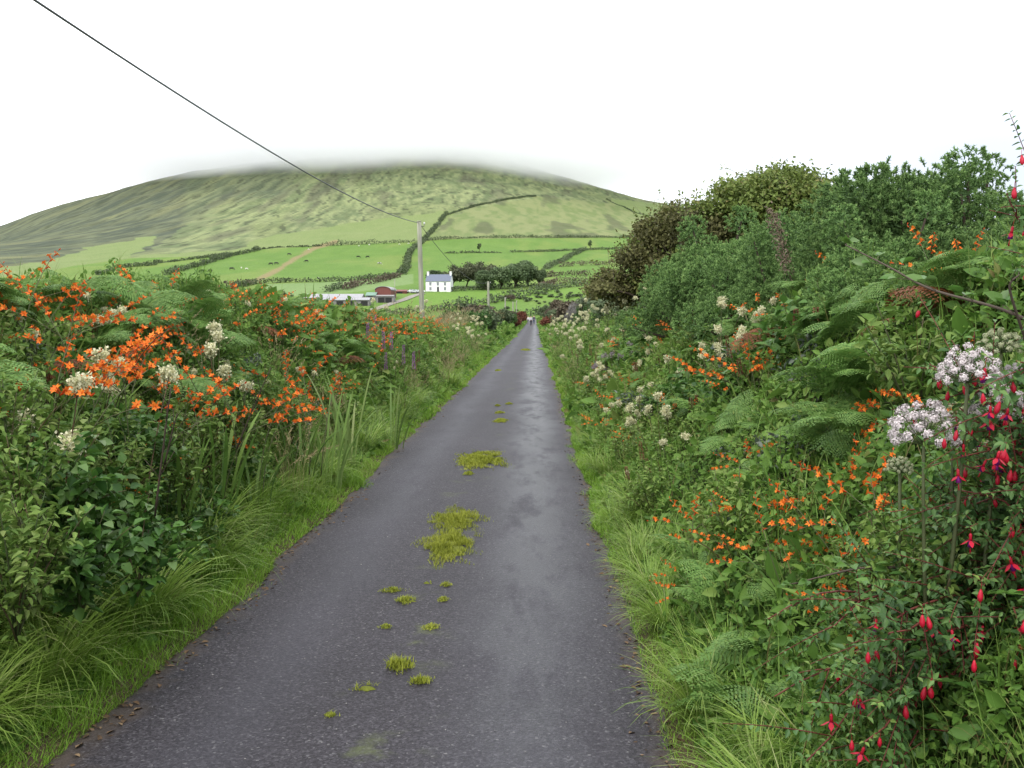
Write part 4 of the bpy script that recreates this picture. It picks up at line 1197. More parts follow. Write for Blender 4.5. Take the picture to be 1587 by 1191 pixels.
# ================================================================== WHITE UMBELS
def umbel_spec(Rr, stem_h, mat, seed, rich=1.):
    r = np.random.default_rng(seed)
    st, hd = MB(), MB()
    t = np.linspace(0, 1, 8)[:, None]
    top = np.array([0, 0, stem_h])
    pts = np.array([r.uniform(-.1, .1), r.uniform(0, .12), 0]) * (1 - t) ** 1.5 + top * t
    tube(st, pts, .008, .005, 6, .4)
    n = int(36 * rich)
    C = []
    for k in range(n):
        f = (k + .5) / n; ph = math.acos(1 - f * .93); a = k * 2.39996
        d = np.array([math.sin(ph) * math.cos(a), math.sin(ph) * math.sin(a), math.cos(ph)])
        c = top + d * Rr * np.array([1, 1, 1.1]) * r.uniform(.80, 1.10)
        tube(st, np.array([top, top + (c - top) * .5, c]), .0016, .0011, 3, .2, False)
        m = 100; e = rand_dir(m, .2); e = nrm(e + d * .65)
        C.append((c, e, d))
    P = np.concatenate([c + e * (Rr * .17 * r.uniform(.35, 1.08, len(e)))[:, None] for c, e, d in C]); D = np.concatenate([nrm(np.cross(e, r.normal(size=e.shape))) for c, e, d in C]); N = np.concatenate([e for c, e, d in C])
    v, q = leaves(P, D, N, r.uniform(.005, .009, len(P)) * Rr / .1, r.uniform(.004, .007, len(P)) * Rr / .1, .1, .1, .5)
    hd.add(v, q, None, np.repeat(np.clip(r.normal(.55, .25, len(P)), 0, 1), 6))
    lf = MB(); PP, DD, NN, LL = [], [], [], []
    for k in range(9):
        o = pts[1 + k % 4]; a = r.uniform(0, 6.28); d = np.array([math.sin(a), math.cos(a), .3])
        for j in range(7):
            sd = np.cross(d, [0, 0, 1.]) * (1 if j % 2 else -1)
            PP.append(o + d * (.05 + .03 * j)); DD.append(sd + d * .5); NN.append(np.array([0, 0, 1.]) + r.normal(size=3) * .3); LL.append(.05)
    LL = np.array(LL); v, q = leaves(np.array(PP), np.array(DD), np.array(NN), LL, LL * .55)
    lf.add(v, q, None, np.repeat(r.uniform(.2, .8, len(PP)), 6))
    return Spec('umbel_flower', None, [Spec('stem', st.mesh('stem', M_stem)), Spec('leaves', lf.mesh('leaves', M_bramble)), Spec('flower_head', hd.mesh('flower_head', mat))])
for k, (px, py, rp_, Y, mat, lab) in enumerate([
    (1500, 575, 46, 2.85, M_pinkw, 'uppermost large pinkish white umbel behind red fuchsia buds'),
    (1545, 632, 42, 2.95, M_pinkw, 'pinkish white umbel at the right, beyond a thick stalk'),
    (1432, 668, 54, 2.9, M_pinkw, 'largest pinkish white umbel, lowest of the group'),
    (1478, 650, 32, 3.15, M_umbg, 'greenish umbel tucked behind the largest white one'),
    (1552, 535, 30, 3.2, M_umbg, 'pale green umbel above the white ones'),
    (1395, 725, 20, 3.1, M_umbg, 'small unopened green umbel beneath the largest one'),
    (1535, 700, 24, 3.2, M_umbg, 'half hidden pale umbel among fuchsia twigs'),
    (1575, 585, 28, 3.25, M_pinkw, 'dull pink umbel cut by the frame at the right')]):
    p = at(px, py, Y); Rr = rp_ / FPX * Y
    g = float(G(p[0], p[1])); h = max(.3, p[2] - Rr * .4 - g)
    put(umbel_spec(Rr, h, mat, 40 + k), (p[0], p[1], p[2] - Rr * .4 - h), U(0, 6.28), 1, lab, 'umbel flower', 'white umbels on the right bank')

for k, (px, py, Y) in enumerate([(1400, 790, 3.15), (1450, 800, 3.0), (1500, 780, 3.1), (1550, 760, 3.0), (1470, 740, 3.3), (1370, 850, 3.2), (1330, 800, 3.6), (1420, 740, 3.5), (1520, 720, 3.35), (1570, 680, 3.2)]):
    p = at(px, py, Y)
    put(WEED[k % 3], (p[0], p[1], p[2] - .42), U(0, 6.28), .55, 'leafy weed filling in around the stems of the white umbels', 'weed', 'weeds round the umbels')
for k, (px, py, Y) in enumerate([(1230, 1110, 3.5), (1260, 1060, 3.6), (1180, 960, 4.2), (1100, 880, 4.8), (1330, 900, 3.9), (1120, 1000, 4.0), (1220, 880, 4.4), (1060, 820, 5.2)]):
    p = at(px, py, Y)
    put(FERNS[k % 7], (p[0] + .1, p[1], p[2] - .3), U(0, 6.28), .6, ['pale fern frond arching beside the lowest fuchsia twigs', 'fern fanning out above the lowest arching frond', 'fern between the grass edge and orange flowers', 'curled fern next to the road edge grass', 'fern behind the fuchsia twigs with orange flowers beside it', 'small fern over the drooping road edge grass', 'fern among the scattered orange flowers', 'fern highest along the road edge grass'][k], 'fern', 'bracken ferns on the right bank')

# ================================================================== FUCHSIA
def fuchsia_flower():
    red, vio = MB(), MB()
    # hanging: pedicel, swollen tube, four spreading sepals, violet skirt, long stamens
    tube(red, [(0, 0, 0), (.002, 0, -.012), (.002, 0, -.026)], .0008, .0008, 4, .1)
    tube(red, [(.002, 0, -.025), (.002, 0, -.030), (.002, 0, -.037), (.002, 0, -.044)], np.array([.0025, .0045, .0036, .0052]), None, 7, .4)
    P, D, N = [], [], []
    for k in range(4):
        a = k * math.pi / 2 + .3; d = np.array([math.cos(a), math.sin(a), -.9])
        P.append((.002, 0, -.042)); D.append(d); N.append((math.cos(a), math.sin(a), .9))
    v, q = leaves(np.array(P), np.array(D), np.array(N), .030, .013, .2, -.2, .45)
    red.add(v, q, None, np.repeat([.4, .6, .8, .5], 6))
    tube(vio, [(.002, 0, -.044), (.002, 0, -.052), (.002, 0, -.062)], np.array([.004, .0065, .0075]), None, 8, .5)
    for k in range(4):
        tube(red, [(.002, 0, -.06), (.002 + .002 * math.cos(k * 1.6), .002 * math.sin(k * 1.6), -.082)], .0006, .0007, 3, .5)
    return red.mesh('flower', M_red), vio.mesh('corolla', M_violet)
def fuchsia_bud():
    red = MB()
    tube(red, [(0, 0, 0), (.002, 0, -.012), (.002, 0, -.022)], .0007, .0007, 4, .1)
    tube(red, [(.002, 0, -.021), (.002, 0, -.028), (.002, 0, -.037), (.002, 0, -.046), (.002, 0, -.053)], np.array([.002, .0045, .007, .006, .001]), None, 8, .45)
    return red.mesh('flower', M_red)
FLO, COR = fuchsia_flower(); BUD = fuchsia_bud()

def fuchsia(origin, branches, lab, nflow=90, leaf=.036, seed=5):
    r = np.random.default_rng(seed)
    o0 = np.asarray(origin, float)
    st, lf = MB(), MB()
    P, D, N, L, Tn = [], [], [], [], []
    spots = []
    def shoot(line, gap, size, fl):
        T = nrm(np.gradient(line, axis=0)); ln = np.linalg.norm(np.diff(line, axis=0), axis=1).sum()
        n = max(3, int(ln / gap)); k = len(line) - 1
        for j in range(n):
            u = .12 + .88 * j / (n - 1); f = u * k; i = min(int(f), k - 1)
            q = line[i] + (line[i + 1] - line[i]) * (f - i)
            sd = nrm(np.cross(T[i], r.normal(size=3)))
            for s in (-1, 1):
                d = nrm(sd * s + T[i] * .45 + np.array([0, 0, -.15]))
                P.append(q); D.append(d); N.append(np.array([0, -.3, 1.]) + r.normal(size=3) * .45); L.append(size * r.uniform(.6, 1.25) * (1.15 - .5 * u)); Tn.append(np.clip(.15 + .5 * u ** 2 + r.normal(0, .16), 0, 1))
            if u > .35 and r.random() < fl: spots.append(q + sd * .004)
    for (e, sag) in branches:
        e = np.asarray(e, float) - o0
        line = arc(r.normal(size=3) * np.array([.12, .12, .03]), e, sag, 12)
        line[1:-1] += r.normal(size=(10, 3)) * .012
        tube(st, line, .008, .0022, 5, r.uniform(0, 1))
        shoot(line, .026, leaf, .18)
        for b in range(9):
            k = int(r.integers(4, 11)); T = nrm(line[k + 1] - line[k])
            d = nrm(T * .55 + r.normal(size=3) * .7 + np.array([-.25, -.35, .15]))
            ln = r.uniform(.14, .36)
            tw = line[k] + np.linspace(0, 1, 6)[:, None] * d * ln + np.array([0, 0, -.1]) * (np.linspace(0, 1, 6)[:, None] ** 2) * ln
            tube(st, tw, .0022, .0011, 4, r.uniform(0, 1))
            shoot(tw, .022, leaf, .3)
    P, D, N, L = np.array(P), np.array(D), np.array(N), np.array(L)
    v, q = leaves(P, D, N, L, L * .5, .12, .2, .42)
    lf.add(v, q, None, np.repeat(Tn, 6))
    parts = [Spec('branches', st.mesh('branches', M_redstem)), Spec('leaves', lf.mesh('leaves', M_fuch))]
    spots.sort(key=lambda s: s[1] - .5 * s[0] - .35 * s[2] + r.normal() * .16)
    spots = spots[:int(nflow * 1.8)]; r.shuffle(spots)
    for j, sp in enumerate(spots[:nflow]):
        m = Matrix.Translation(Vector(sp)) @ Matrix.Rotation(r.uniform(0, 6.28), 4, 'Z') @ Matrix.Rotation(r.uniform(-.35, .35), 4, 'X')
        s = r.uniform(.9, 1.25); m = m @ Matrix.Diagonal((s, s, s, 1))
        parts.append(Spec('flower', FLO, [Spec('corolla', COR)], m) if j % 5 < 2 else Spec('flower', BUD, mtx=m))
    put(Spec('fuchsia_bush', None, parts), o0, 0, 1, lab, 'fuchsia', 'fuchsia bushes on the right bank')
def tips(lst): return [(at(px, py, Y), s) for px, py, Y, s in lst]
r_ = np.random.default_rng(77)
low = []
for k in range(46):
    px = 1330 + 300 * r_.random(); t = (px - 1330) / 300
    py = 1230 - (1230 - (980 - 330 * t)) * r_.random() ** .8
    low.append((px - 10, py, 2.6 + .9 * r_.random(), .12 * r_.random()))
fuchsia((1.75, 3.2, .75), tips(low), 'low fuchsia bush with many small leaves and hanging red flowers', 56, .034, 6)
mid = [(1310, 930, 3.2, .1), (1260, 985, 3.0, .1), (1190, 960, 3.3, .1), (1380, 1050, 2.8, .1), (1300, 1080, 2.8, .05), (1340, 1150, 2.6, .05), (1420, 860, 3.2, .15), (1395, 930, 3.1, .1), (1200, 1080, 3.0, .05), (1450, 760, 3.3, .15), (1530, 760, 3.1, .15), (1250, 1180, 2.7, .04)]
fuchsia((1.72, 3.35, .8), tips(mid), 'fuchsia with thin twigs reaching left over the ferns', 40, .034, 7)
edge_ = [(1450 + 140 * r_.random(), 560 + 400 * r_.random(), 2.75 + .4 * r_.random(), .1) for k in range(20)]
fuchsia((2.0, 3.1, .7), tips(edge_), 'fuchsia crowded with dangling red flowers below the white umbels', 100, .032, 9)
high = [(1440, 565, 3.0, .12), (1490, 590, 2.9, .1), (1560, 300, 3.0, .1), (1600, 270, 3.0, .1), (1520, 620, 2.8, .1), (1590, 470, 2.8, .1), (1575, 560, 2.8, .1)]
fuchsia((1.95, 3.25, 1.0), tips(high), 'tall fuchsia with red flowers against the sky at the right margin', 60, .034, 8)
# ================================================================== GORSE AND HAWTHORN OF THE RIGHT HEDGE
gl = [(1440, 250, 7.6, 2, 1.25, 'dark blue green gorse bush, tallest against the sky'),
      (1372, 284, 8.0, 0, 1.0, 'gorse bush beside the tallest one, towards the windswept tree'),
      (1515, 308, 7.2, 1, 1.0, 'gorse bush sloping down towards the red fuchsia'),
      (1565, 350, 6.4, 0, .95, 'gorse bush lowest at the right margin'),
      (1450, 350, 6.8, 2, .95, 'dense gorse bush in front of the tallest one'),
      (1370, 372, 6.9, 1, .85, 'gorse bush over the bramble cane'),
      (1250, 330, 9.5, 0, 1.1, 'grey green gorse bush under the windswept tree'),
      (1180, 360, 10.5, 2, 1.1, 'gorse bush beside a dead brown stalk'),
      (1110, 375, 11.5, 1, 1.05, 'pale gorse bush low in front of the brown branches'),
      (1060, 400, 13, 0, 1.0, 'small dark gorse bush at the lane end of its row'),
      (1290, 385, 8.2, 2, .8, 'gorse bush low between ferns and taller gorse'),
      (1210, 400, 9.2, 1, .75, 'rounded gorse bush above the bracken'),
      (1490, 400, 5.9, 0, .7, 'gorse bush just above the cream flower plume')]
for k, (px, py, Y, sp, s, lab) in enumerate(gl):
    p = at(px, py, Y); g = float(G(p[0], p[1]))
    h = 1.08 * s
    put(GORSE[(sp + 1) % 3 if sp == 2 else sp], (p[0], p[1], p[2] - h), U(0, 6.28), s, lab, 'gorse', 'gorse bushes of the right hedge')

def windswept(name, Y, root, clump_px, lab, nleaf, size, mats, depth=1.4, twigs=60):
    """A thorn bent by sea wind: limbs run from the root up through flattened clumps, twigs stick out of the top."""
    o = np.array(ground(*root, -.1))
    wood = MB(); green, brown = [], []; tw_leaf = []
    for (px, py, rx, rz, kind) in clump_px:
        for j in range(2):
            c = at(px, py, Y) - o + np.array([0, U(-.5, .5) * depth, 0])
            k = Y / FPX
            rad = (rx * k * U(.7, 1.0), depth * U(.35, .6), rz * k * U(.8, 1.1))
            (green if kind == 0 else brown).append((c, rad))
        tube(wood, arc([0, 0, 0], c, U(.0, .35), 8), .055, .01, 6, U(.2, .7))
        for t in range(twigs // len(clump_px)):
            s0 = c + rand_dir(1, .3)[0] * np.array(rad) * .9
            d = nrm(np.array([-.75, U(-.5, .5), .45]) + rng.normal(size=3) * .25) if rs() < .6 else rand_dir(1, .8)[0]
            ln = U(.15, .5) * Y / 17
            tw_leaf.append(s0 + d * (ln * U(-.3, 1.0, 14))[:, None] + rng.normal(size=(14, 3)) * .03 * Y / 17)
            tube(wood, np.array([s0, s0 + d * ln * .5 + [0, 0, .02], s0 + d * ln + np.array([-.04, 0, .05])]), .006, .002, 3, U(.3, 1))
    sp_ = MB(); pt = np.concatenate(tw_leaf); v, q = leaves(pt, rand_dir(len(pt)), rand_dir(len(pt), .4), size * U(.6, 1.2, len(pt)), size * .6)
    sp_.add(v, q, None, np.repeat(U(.2, .9, len(pt)), 6))
    parts = [Spec('trunk', wood.mesh('trunk', M_wood)), Spec('spray_leaves', sp_.mesh('spray_leaves', mats[0]))]
    flow = (-.5, 0, .2)
    if green: parts.append(Spec('crown', crown_mesh(green, int(nleaf * len(green) / (len(green) + len(brown))), size, mats[0], flow, (.45, .2), .62, .25, 'crown', .3)))
    if brown: parts.append(Spec('crown', crown_mesh(brown, int(nleaf * len(brown) / (len(green) + len(brown))), size, mats[1], flow, (.5, .22), .6, .25, 'crown', .3), label='browned windward side of the crown'))
    put(Spec(name, None, parts), o, 0, 1, lab, 'tree', 'windswept hawthorns of the right hedge')
windswept('hawthorn_tree', 16, (4.3, 16.5), [(1260, 285, 42, 22, 0), (1215, 275, 40, 16, 0), (1175, 290, 45, 18, 0), (1130, 300, 40, 16, 0), (1290, 320, 35, 22, 0), (1210, 315, 60, 24, 0), (1140, 330, 50, 24, 0), (1090, 330, 40, 18, 0), (1060, 345, 32, 16, 1), (1100, 365, 50, 24, 1), (1180, 350, 60, 26, 0), (1250, 345, 50, 26, 0), (1325, 315, 16, 20, 0), (1150, 318, 50, 24, 0), (1200, 300, 50, 24, 0), (1255, 310, 50, 28, 0), (1240, 335, 60, 28, 0), (1290, 345, 50, 28, 0), (1110, 350, 40, 24, 0), (1170, 372, 60, 26, 0)],
          'windswept hawthorn tree with olive crown rising above the gorse', 44000, .06, (M_haw, M_brown), 1.3, 110)
windswept('hawthorn_tree', 22, (3.6, 22), [(1040, 340, 26, 18, 1), (1010, 370, 30, 20, 1), (1045, 380, 40, 24, 1), (980, 400, 28, 18, 1), (1010, 415, 40, 22, 1), (950, 430, 30, 14, 1), (930, 450, 30, 14, 1), (975, 450, 45, 24, 1), (1030, 445, 45, 26, 0), (1060, 410, 30, 24, 0), (1000, 350, 14, 10, 1)],
          'brown windburnt hawthorn tree sloping down to the lane', 26000, .075, (M_haw, M_brown), 1.6, 80)

# dead dock stalk among the gorse
mb = MB(); p0 = at(1225, 430, 8.2); p1 = at(1195, 325, 8.4)
tube(mb, arc(p0 - p0, p1 - p0, .02, 6), .006, .003, 4, .5)
n = 420; u = rng.random(n); c = (p1 - p0) * (1.0 * u)[:, None] + rng.normal(size=(n, 3)) * .028
v, q = leaves(c, rand_dir(n, .4), rand_dir(n), .03, .014); mb.add(v, q, None, np.repeat(U(.2, 1, n), 6))
tag(link('dead_stalk', mb.mesh('dead_stalk', leaf_mat('dead stalk', [(.10, .075, .05), (.19, .145, .10), (.25, .2, .15)], .1, .8)), None, Matrix.Translation(Vector(p0))), 'dead brown seed stalk leaning in front of the gorse', 'dead stalk')

# dark stalks standing out of the left bank
for (px0, py0, px1, py1, Y, lab) in [(240, 800, 265, 600, 4.7, 'dark bare stalk rising from the left bank near cream flowers'), (255, 720, 275, 640, 5.2, 'thin dark stalk leaning behind the bare one'), (365, 700, 420, 570, 6.4, 'thin dark stalk slanting towards the lane')]:
    mb = MB(); a, b = at(px0, py0, Y), at(px1, py1, Y)
    line = arc(a - a, b - a, .01, 8); tube(mb, line, .006, .003, 5, .1)
    for j in range(6):
        s0 = line[2 + j % 5]; tube(mb, np.array([s0, s0 + np.array([U(-.08, .08), U(-.08, .08), U(.06, .14)])]), .0025, .0012, 4, .2)
    tag(link('bare_stalk', mb.mesh('bare_stalk', M_wood), None, Matrix.Translation(Vector(a))), lab, 'stalk', 'bare stalks on the left bank')

# ================================================================== SHRUBS FURTHER ALONG THE LANE
M_scrub = leaf_mat('scrub leaves', [(.055, .080, .040), (.095, .128, .060), (.13, .165, .080)], .15, .6, .2)
M_scrubb = leaf_mat('brown scrub', [(.070, .056, .040), (.105, .086, .058), (.13, .12, .070)], .15, .6, .2)
M_rusty = leaf_mat('rust red leaves', [(.10, .032, .020), (.16, .058, .036), (.19, .085, .05)], .15, .6, .2)
M_tree = leaf_mat('far tree leaves', [(.062, .098, .046), (.105, .150, .068), (.145, .195, .092)], .15, .6, .2)
M_fresh = leaf_mat('fresh shrub leaves', [(.04, .09, .025), (.07, .14, .036), (.10, .18, .05)], .2, .6, .2)
def bush_spec(name, mat, n=1800, size=.16, H=1.6, Wd=2.2, wm=None): return tree_spec(name, H, Wd, .1, 12, n, size, mat, wmat=wm, bush=True)
BUSH = {'g': [bush_spec('green_bush', M_scrub), bush_spec('green_bush', M_scrub)], 'b': [bush_spec('brown_bush', M_scrubb), bush_spec('brown_bush', M_scrubb)], 'r': [bush_spec('rusty_bush', M_rusty)], 'f': [bush_spec('green_bush', M_fresh)], 'l': [bush_spec('lichened_bush', M_lichen, 900, .12, wm=M_lichen)]}
def shrub(kind, px, ytop, Y, w_px, lab, cat='bush', group='bushes along the far lane', squash=1.0):
    if Y == 'hit': Y = float(hit(px, ytop + 10, 230)[1])
    p = at(px, ytop, Y); g = float(G(p[0], p[1])) - .1
    w = w_px / FPX * Y
    h = max(.5, p[2] - g)
    put(random.choice(BUSH[kind]), (p[0], p[1], g), U(0, 6.28), (w / 2.1, w / 2.1 * .9, h / 1.55), lab, cat, group)
for a in [('r', 797, 490, 120, 26, 'rust red bush beside the lane, left of the walkers'),
          ('r', 806, 482, 150, 24, 'rust brown bush behind the red one on the left of the lane'),
          ('r', 853, 489, 95, 34, 'wide rust brown bush on the right of the lane'),
          ('r', 868, 492, 90, 24, 'rust brown bush joined to the wide one on the right'),
          ('l', 884, 467, 62, 26, 'grey lichened bare bush behind cream flowers'),
          ('l', 893, 463, 64, 22, 'grey bush with lichened twigs below the brown tree'),
          ('f', 910, 470, 50, 40, 'fresh green bush to the right of the lichened one'),
          ('f', 930, 478, 44, 40, 'fresh green bush beneath the brown hawthorn'),
          ('b', 866, 464, 200, 34, 'olive brown bush behind the rust brown one'),
          ('g', 850, 474, 230, 30, 'dark bush at the bend of the lane'),
          ('b', 745, 484, 130, 60, 'brown scrub bush around the second telegraph pole'),
          ('b', 770, 487, 140, 40, 'brown scrub bush between second and third telegraph poles'),
          ('g', 712, 484, 150, 60, 'dark scrub bush past the tall telegraph pole'),
          ('b', 690, 490, 110, 50, 'low brown scrub just right of the tall telegraph pole'),
          ('g', 720, 470, 'hit', 46, 'dark round bush in the hedge under the farm field'),
          ('b', 790, 457, 'hit', 24, 'purple brown bush standing over the hedge'),
          ('g', 438, 449, 380, 18, 'round dark tree like bush at the left end of the sheds'),
          ('g', 395, 456, 370, 34, 'low dark bush left of the sheds'),
          ('g', 375, 460, 360, 30, 'low dark bush furthest left of the sheds')]:
    shrub(*a)
band(BUSH['g'], 34, True, 1.6, 4.2, 60, 300, (.65, 1.0), 'green bush in the far left hedge', 'bush', 'bushes in the far left hedge')
band(BUSH['f'], 12, True, 1.4, 3.2, 50, 250, (.55, .8), 'fresh green bush in the far left hedge', 'bush', 'bushes in the far left hedge')
band(BUSH['b'], 18, True, 2.0, 5.0, 60, 300, (.65, 1.0), 'brown bush in the far left hedge', 'bush', 'bushes in the far left hedge')
band(BUSH['g'], 26, False, 1.6, 5, 40, 320, (.8, 1.3), 'green bush in the far right hedge', 'bush', 'bushes in the far right hedge')
band(BUSH['b'], 14, False, 2, 6, 60, 320, (.8, 1.3), 'brown bush in the far right hedge', 'bush', 'bushes in the far right hedge')
band(STRAW, 40, True, 1.6, 4.5, 30, 120, (1.0, 1.5), 'straw coloured grass beyond the left hedge', 'seeding grass', 'straw grasses beyond the left hedge', .4)

# ================================================================== TELEGRAPH POLES AND WIRE
M_pole = plain_mat('pole timber', (.20, .205, .15), (.36, .355, .29), 3, .85, .2, (6, 6, .35), .3)
M_polem = plain_mat('pole with algae', (.22, .24, .15), (.36, .36, .28), 3, .85, .2, (6, 6, .35), .3)
M_wire = plain_mat('wire', (.075, .077, .085), rough=.5)
M_ins = plain_mat('porcelain', (.5, .5, .48), rough=.3)
POLES = []
def pole(px, ytop, Y, r0, lab, lean=0.):
    t = at(px, ytop, Y); g = float(G(t[0] + lean, t[1])) - .2
    b = np.array([t[0] + lean, t[1], g])
    mb = MB(); tube(mb, np.linspace(b - b, t - b, 8), r0, r0 * .78, 12, .5)
    mk = MB(); e = t - b
    tube(mk, np.array([e, e + [0, 0, .05]]), r0 * .86, r0 * .7, 12, .4)
    br = MB(); tube(br, np.array([e + [r0 * .7, 0, -.22], e + [r0 * .7 + .16, 0, -.22], e + [r0 * .7 + .16, 0, -.12]]), .02, .02, 6, .4)
    ins = MB(); tube(ins, np.array([[0, 0, -.02], [0, 0, .02], [0, 0, .05], [0, 0, .1]]) + e + [r0 * .7 + .16, 0, -.12], np.array([.03, .05, .035, .04]), None, 10, .5)
    put(Spec('telegraph_pole', None, [Spec('pole', mb.mesh('pole', M_pole)), Spec('pole_cap', mk.mesh('pole_cap', M_polem)), Spec('bracket', br.mesh('bracket', M_wire)), Spec('insulator', ins.mesh('insulator', M_ins))]), b, 0, 1, lab, 'telegraph pole', 'telegraph poles along the lane')
    POLES.append(t + [.0, 0, -.06])
pole(649.5, 344, 48, .135, 'tall weathered telegraph pole nearest the white house', .16)
pole(756.5, 437, 123, .17, 'second telegraph pole, thin and dark, past the white house', .1)
pole(783, 461, 205, .17, 'third telegraph pole beside the red bush')
pole(795, 468, 255, .17, 'fourth telegraph pole standing behind the red bush')
pole(800.5, 466, 310, .17, 'furthest telegraph pole near the bend of the lane')
def wire(a, b, sag, lab):
    t = np.linspace(0, 1, 40)[:, None]; p = a * (1 - t) + b * t; p[:, 2] -= (4 * sag * t * (1 - t))[:, 0]
    mb = MB(); tube(mb, p - a, .0155, .0155, 6, .5)
    tag(link('overhead_wire', mb.mesh('overhead_wire', M_wire), None, Matrix.Translation(Vector(a))), lab, 'wire', 'overhead wires')
a0 = np.array([-5.75, -14., POLES[0][2] + .02])
wire(a0, POLES[0], 1.16, 'sagging overhead wire crossing the sky to the tall telegraph pole')
wire(POLES[0], POLES[1], 1.1, 'overhead wire running down from the tall telegraph pole past the trees')
for k in range(1, 4): wire(POLES[k], POLES[k + 1], .5, ['', 'overhead wire between the second and third telegraph poles', 'overhead wire between the third and fourth telegraph poles', 'overhead wire reaching the furthest telegraph pole'][k])

# ================================================================== FIELD HEDGES ON THE HILL
def hedge(pts, H, Wd, mat, lab, n=None, size=.8, step=3., gap=.0, r0=330):
    W = [hit(px, py, r0) for px, py in pts]
    line = []
    for a, b in zip(W[:-1], W[1:]):
        k = max(2, int(np.hypot(*(b - a)[:2]) / step))
        for j in range(k): line.append(a + (b - a) * j / k)
    line.append(W[-1]); line = np.array(line)
    line[:, 0] += 1.5 * (fbm(np.arange(len(line)) * .3, np.full(len(line), 1.), 3, 2) - .5)
    line[:, 2] = G(line[:, 0], line[:, 1])
    o = line[0].copy()
    clumps = []
    for i, p in enumerate(line):
        hh = H * (.55 + .9 * vnoise(i * .37, len(pts) * 3.3 + H, 8)) * (1 if rs() > gap else .35)
        w = Wd * U(.7, 1.2)
        clumps.append((p - o + np.array([U(-.3, .3), U(-.3, .3), hh * .42]), (max(w, step * .6), max(w, step * .6), hh * .62)))
    n = n or int(len(line) * 46)
    me = crown_mesh(clumps, n, size, mat, None, (.42, .2), .75, .45, 'field_hedge')
    tag(link('field_hedge', me, None, Matrix.Translation(Vector(o))), lab, 'hedge', 'hedges between the hill fields')
hedge([(500, 382), (530, 380.5), (560, 379.5), (600, 378), (640, 376)], 3.6, 2.4, M_scrub, 'thick dark hedge along the top of the large cow field')
hedge([(395, 388), (430, 384), (470, 383.5), (497, 382)], 1.6, 1.6, M_scrub, 'thin hedge joining the dirt track at the top of the field', gap=.4)
hedge([(655, 374), (700, 371), (760, 369.5), (850, 369.5), (930, 368.5), (1000, 368)], 2.6, 2.0, M_scrub, 'long straight hedge under the rough olive hillside')
hedge([(692, 332), (678, 350), (664, 366), (650, 380), (637, 390), (632, 402), (631, 416), (622, 426)], 3.2, 2.6, M_scrub, 'dark hedge climbing straight up from the barn to the moor', size=.9)
hedge([(830, 305), (790, 309), (755, 316), (720, 325), (694, 334)], 2.2, 2.0, M_scrub, 'dark bank curving over the moor above the rough hillside', size=.9)
hedge([(335, 453), (370, 446), (400, 440), (450, 438), (500, 437.5), (560, 434), (618, 428)], 2.2, 1.8, M_scrub, 'hedge along the foot of the large cow field')
hedge([(255, 427), (285, 419), (310, 413), (335, 404), (365, 396), (400, 388.5)], 3.0, 2.4, M_scrub, 'bushy hedge slanting up the left fields')
hedge([(150, 427), (180, 417), (210, 413.5), (240, 411)], 1.8, 1.6, M_scrub, 'thin hedge in the left green fields')
hedge([(240, 409), (270, 406), (310, 401), (350, 396)], 1.8, 1.6, M_scrub, 'thin hedge above the bushy slanting one', gap=.3)
hedge([(335, 449), (360, 446), (385, 443)], 3.5, 2.6, M_scrubb, 'purple brown bracken clump at the foot of the dirt track')
hedge([(535, 450), (555, 443), (580, 440)], 3.4, 2.4, M_scrubb, 'purple brown bushes behind the barn roof')
hedge([(505, 453), (530, 448)], 2.6, 2.0, M_scrub, 'green bushes behind the long shed roof')
hedge([(585, 438), (605, 433), (618, 430)], 2.6, 2.0, M_scrubb, 'brown bushes where the climbing hedge meets the farm')
hedge([(340, 470), (400, 468), (450, 463)], 2.6, 2.4, M_scrub, 'dark hedge below the pale field, left of the sheds')
hedge([(690, 393), (740, 392.5), (775, 392.5)], 1.5, 1.6, M_scrub, 'thin hedge below the lone field tree', gap=.3)
hedge([(792, 392), (840, 391), (880, 389), (930, 387.5), (990, 386)], 1.9, 1.7, M_scrub, 'hedge across the upper right green fields')
hedge([(846, 418), (862, 410), (878, 402), (893, 394), (905, 389)], 3.0, 2.4, M_scrub, 'thick grey green hedge slanting between the right fields')
hedge([(870, 414), (900, 412), (940, 411), (985, 410)], 3.4, 2.4, M_scrubb, 'reddish brown hedge in the right fields')
hedge([(842, 431), (870, 427), (890, 427), (910, 428)], 3.0, 2.2, M_scrubb, 'purple brown hedge under the reddish one')
hedge([(838, 447), (860, 440), (885, 439), (910, 441)], 3.0, 2.4, M_scrubb, 'brown bushes under the purple brown hedge')
hedge([(699, 452), (740, 449.5), (770, 446), (800, 445), (840, 444)], 2.0, 1.7, M_scrub, 'garden hedge running from the white house under the trees')
hedge([(690, 481), (720, 476), (750, 472), (780, 467), (805, 462), (840, 454), (870, 447), (905, 443)], 3.0, 2.6, M_scrub, 'long dark hedge rising to the right below the farm field', r0=250)
hedge([(590, 492), (640, 487), (690, 481)], 2.6, 2.6, M_scrub, 'dark hedge behind the tall telegraph pole', r0=250)
hedge([(818, 491), (835, 488), (852, 488), (880, 490)], 2.8, 2.4, M_scrub, 'dark hedge closing the bend of the lane', r0=334)
hedge([(940, 310), (960, 319), (985, 331), (1010, 335)], 1.8, 1.8, M_scrub, 'dark bank round the pale field on the right shoulder', gap=.3)

for k, (px, py, s, lab) in enumerate([(743, 391, 1.0, 'lone ragged tree on the thin field hedge'), (915, 388, 1.2, 'small dark tree on the upper right hedge')]):
    p = hit(px, py); put(tree_spec('field_tree', 7.5 * s, 5, 2.0, 9, 500, .7, M_tree), p - [0, 0, .2], U(0, 6), 1, lab, 'tree', 'lone field trees')

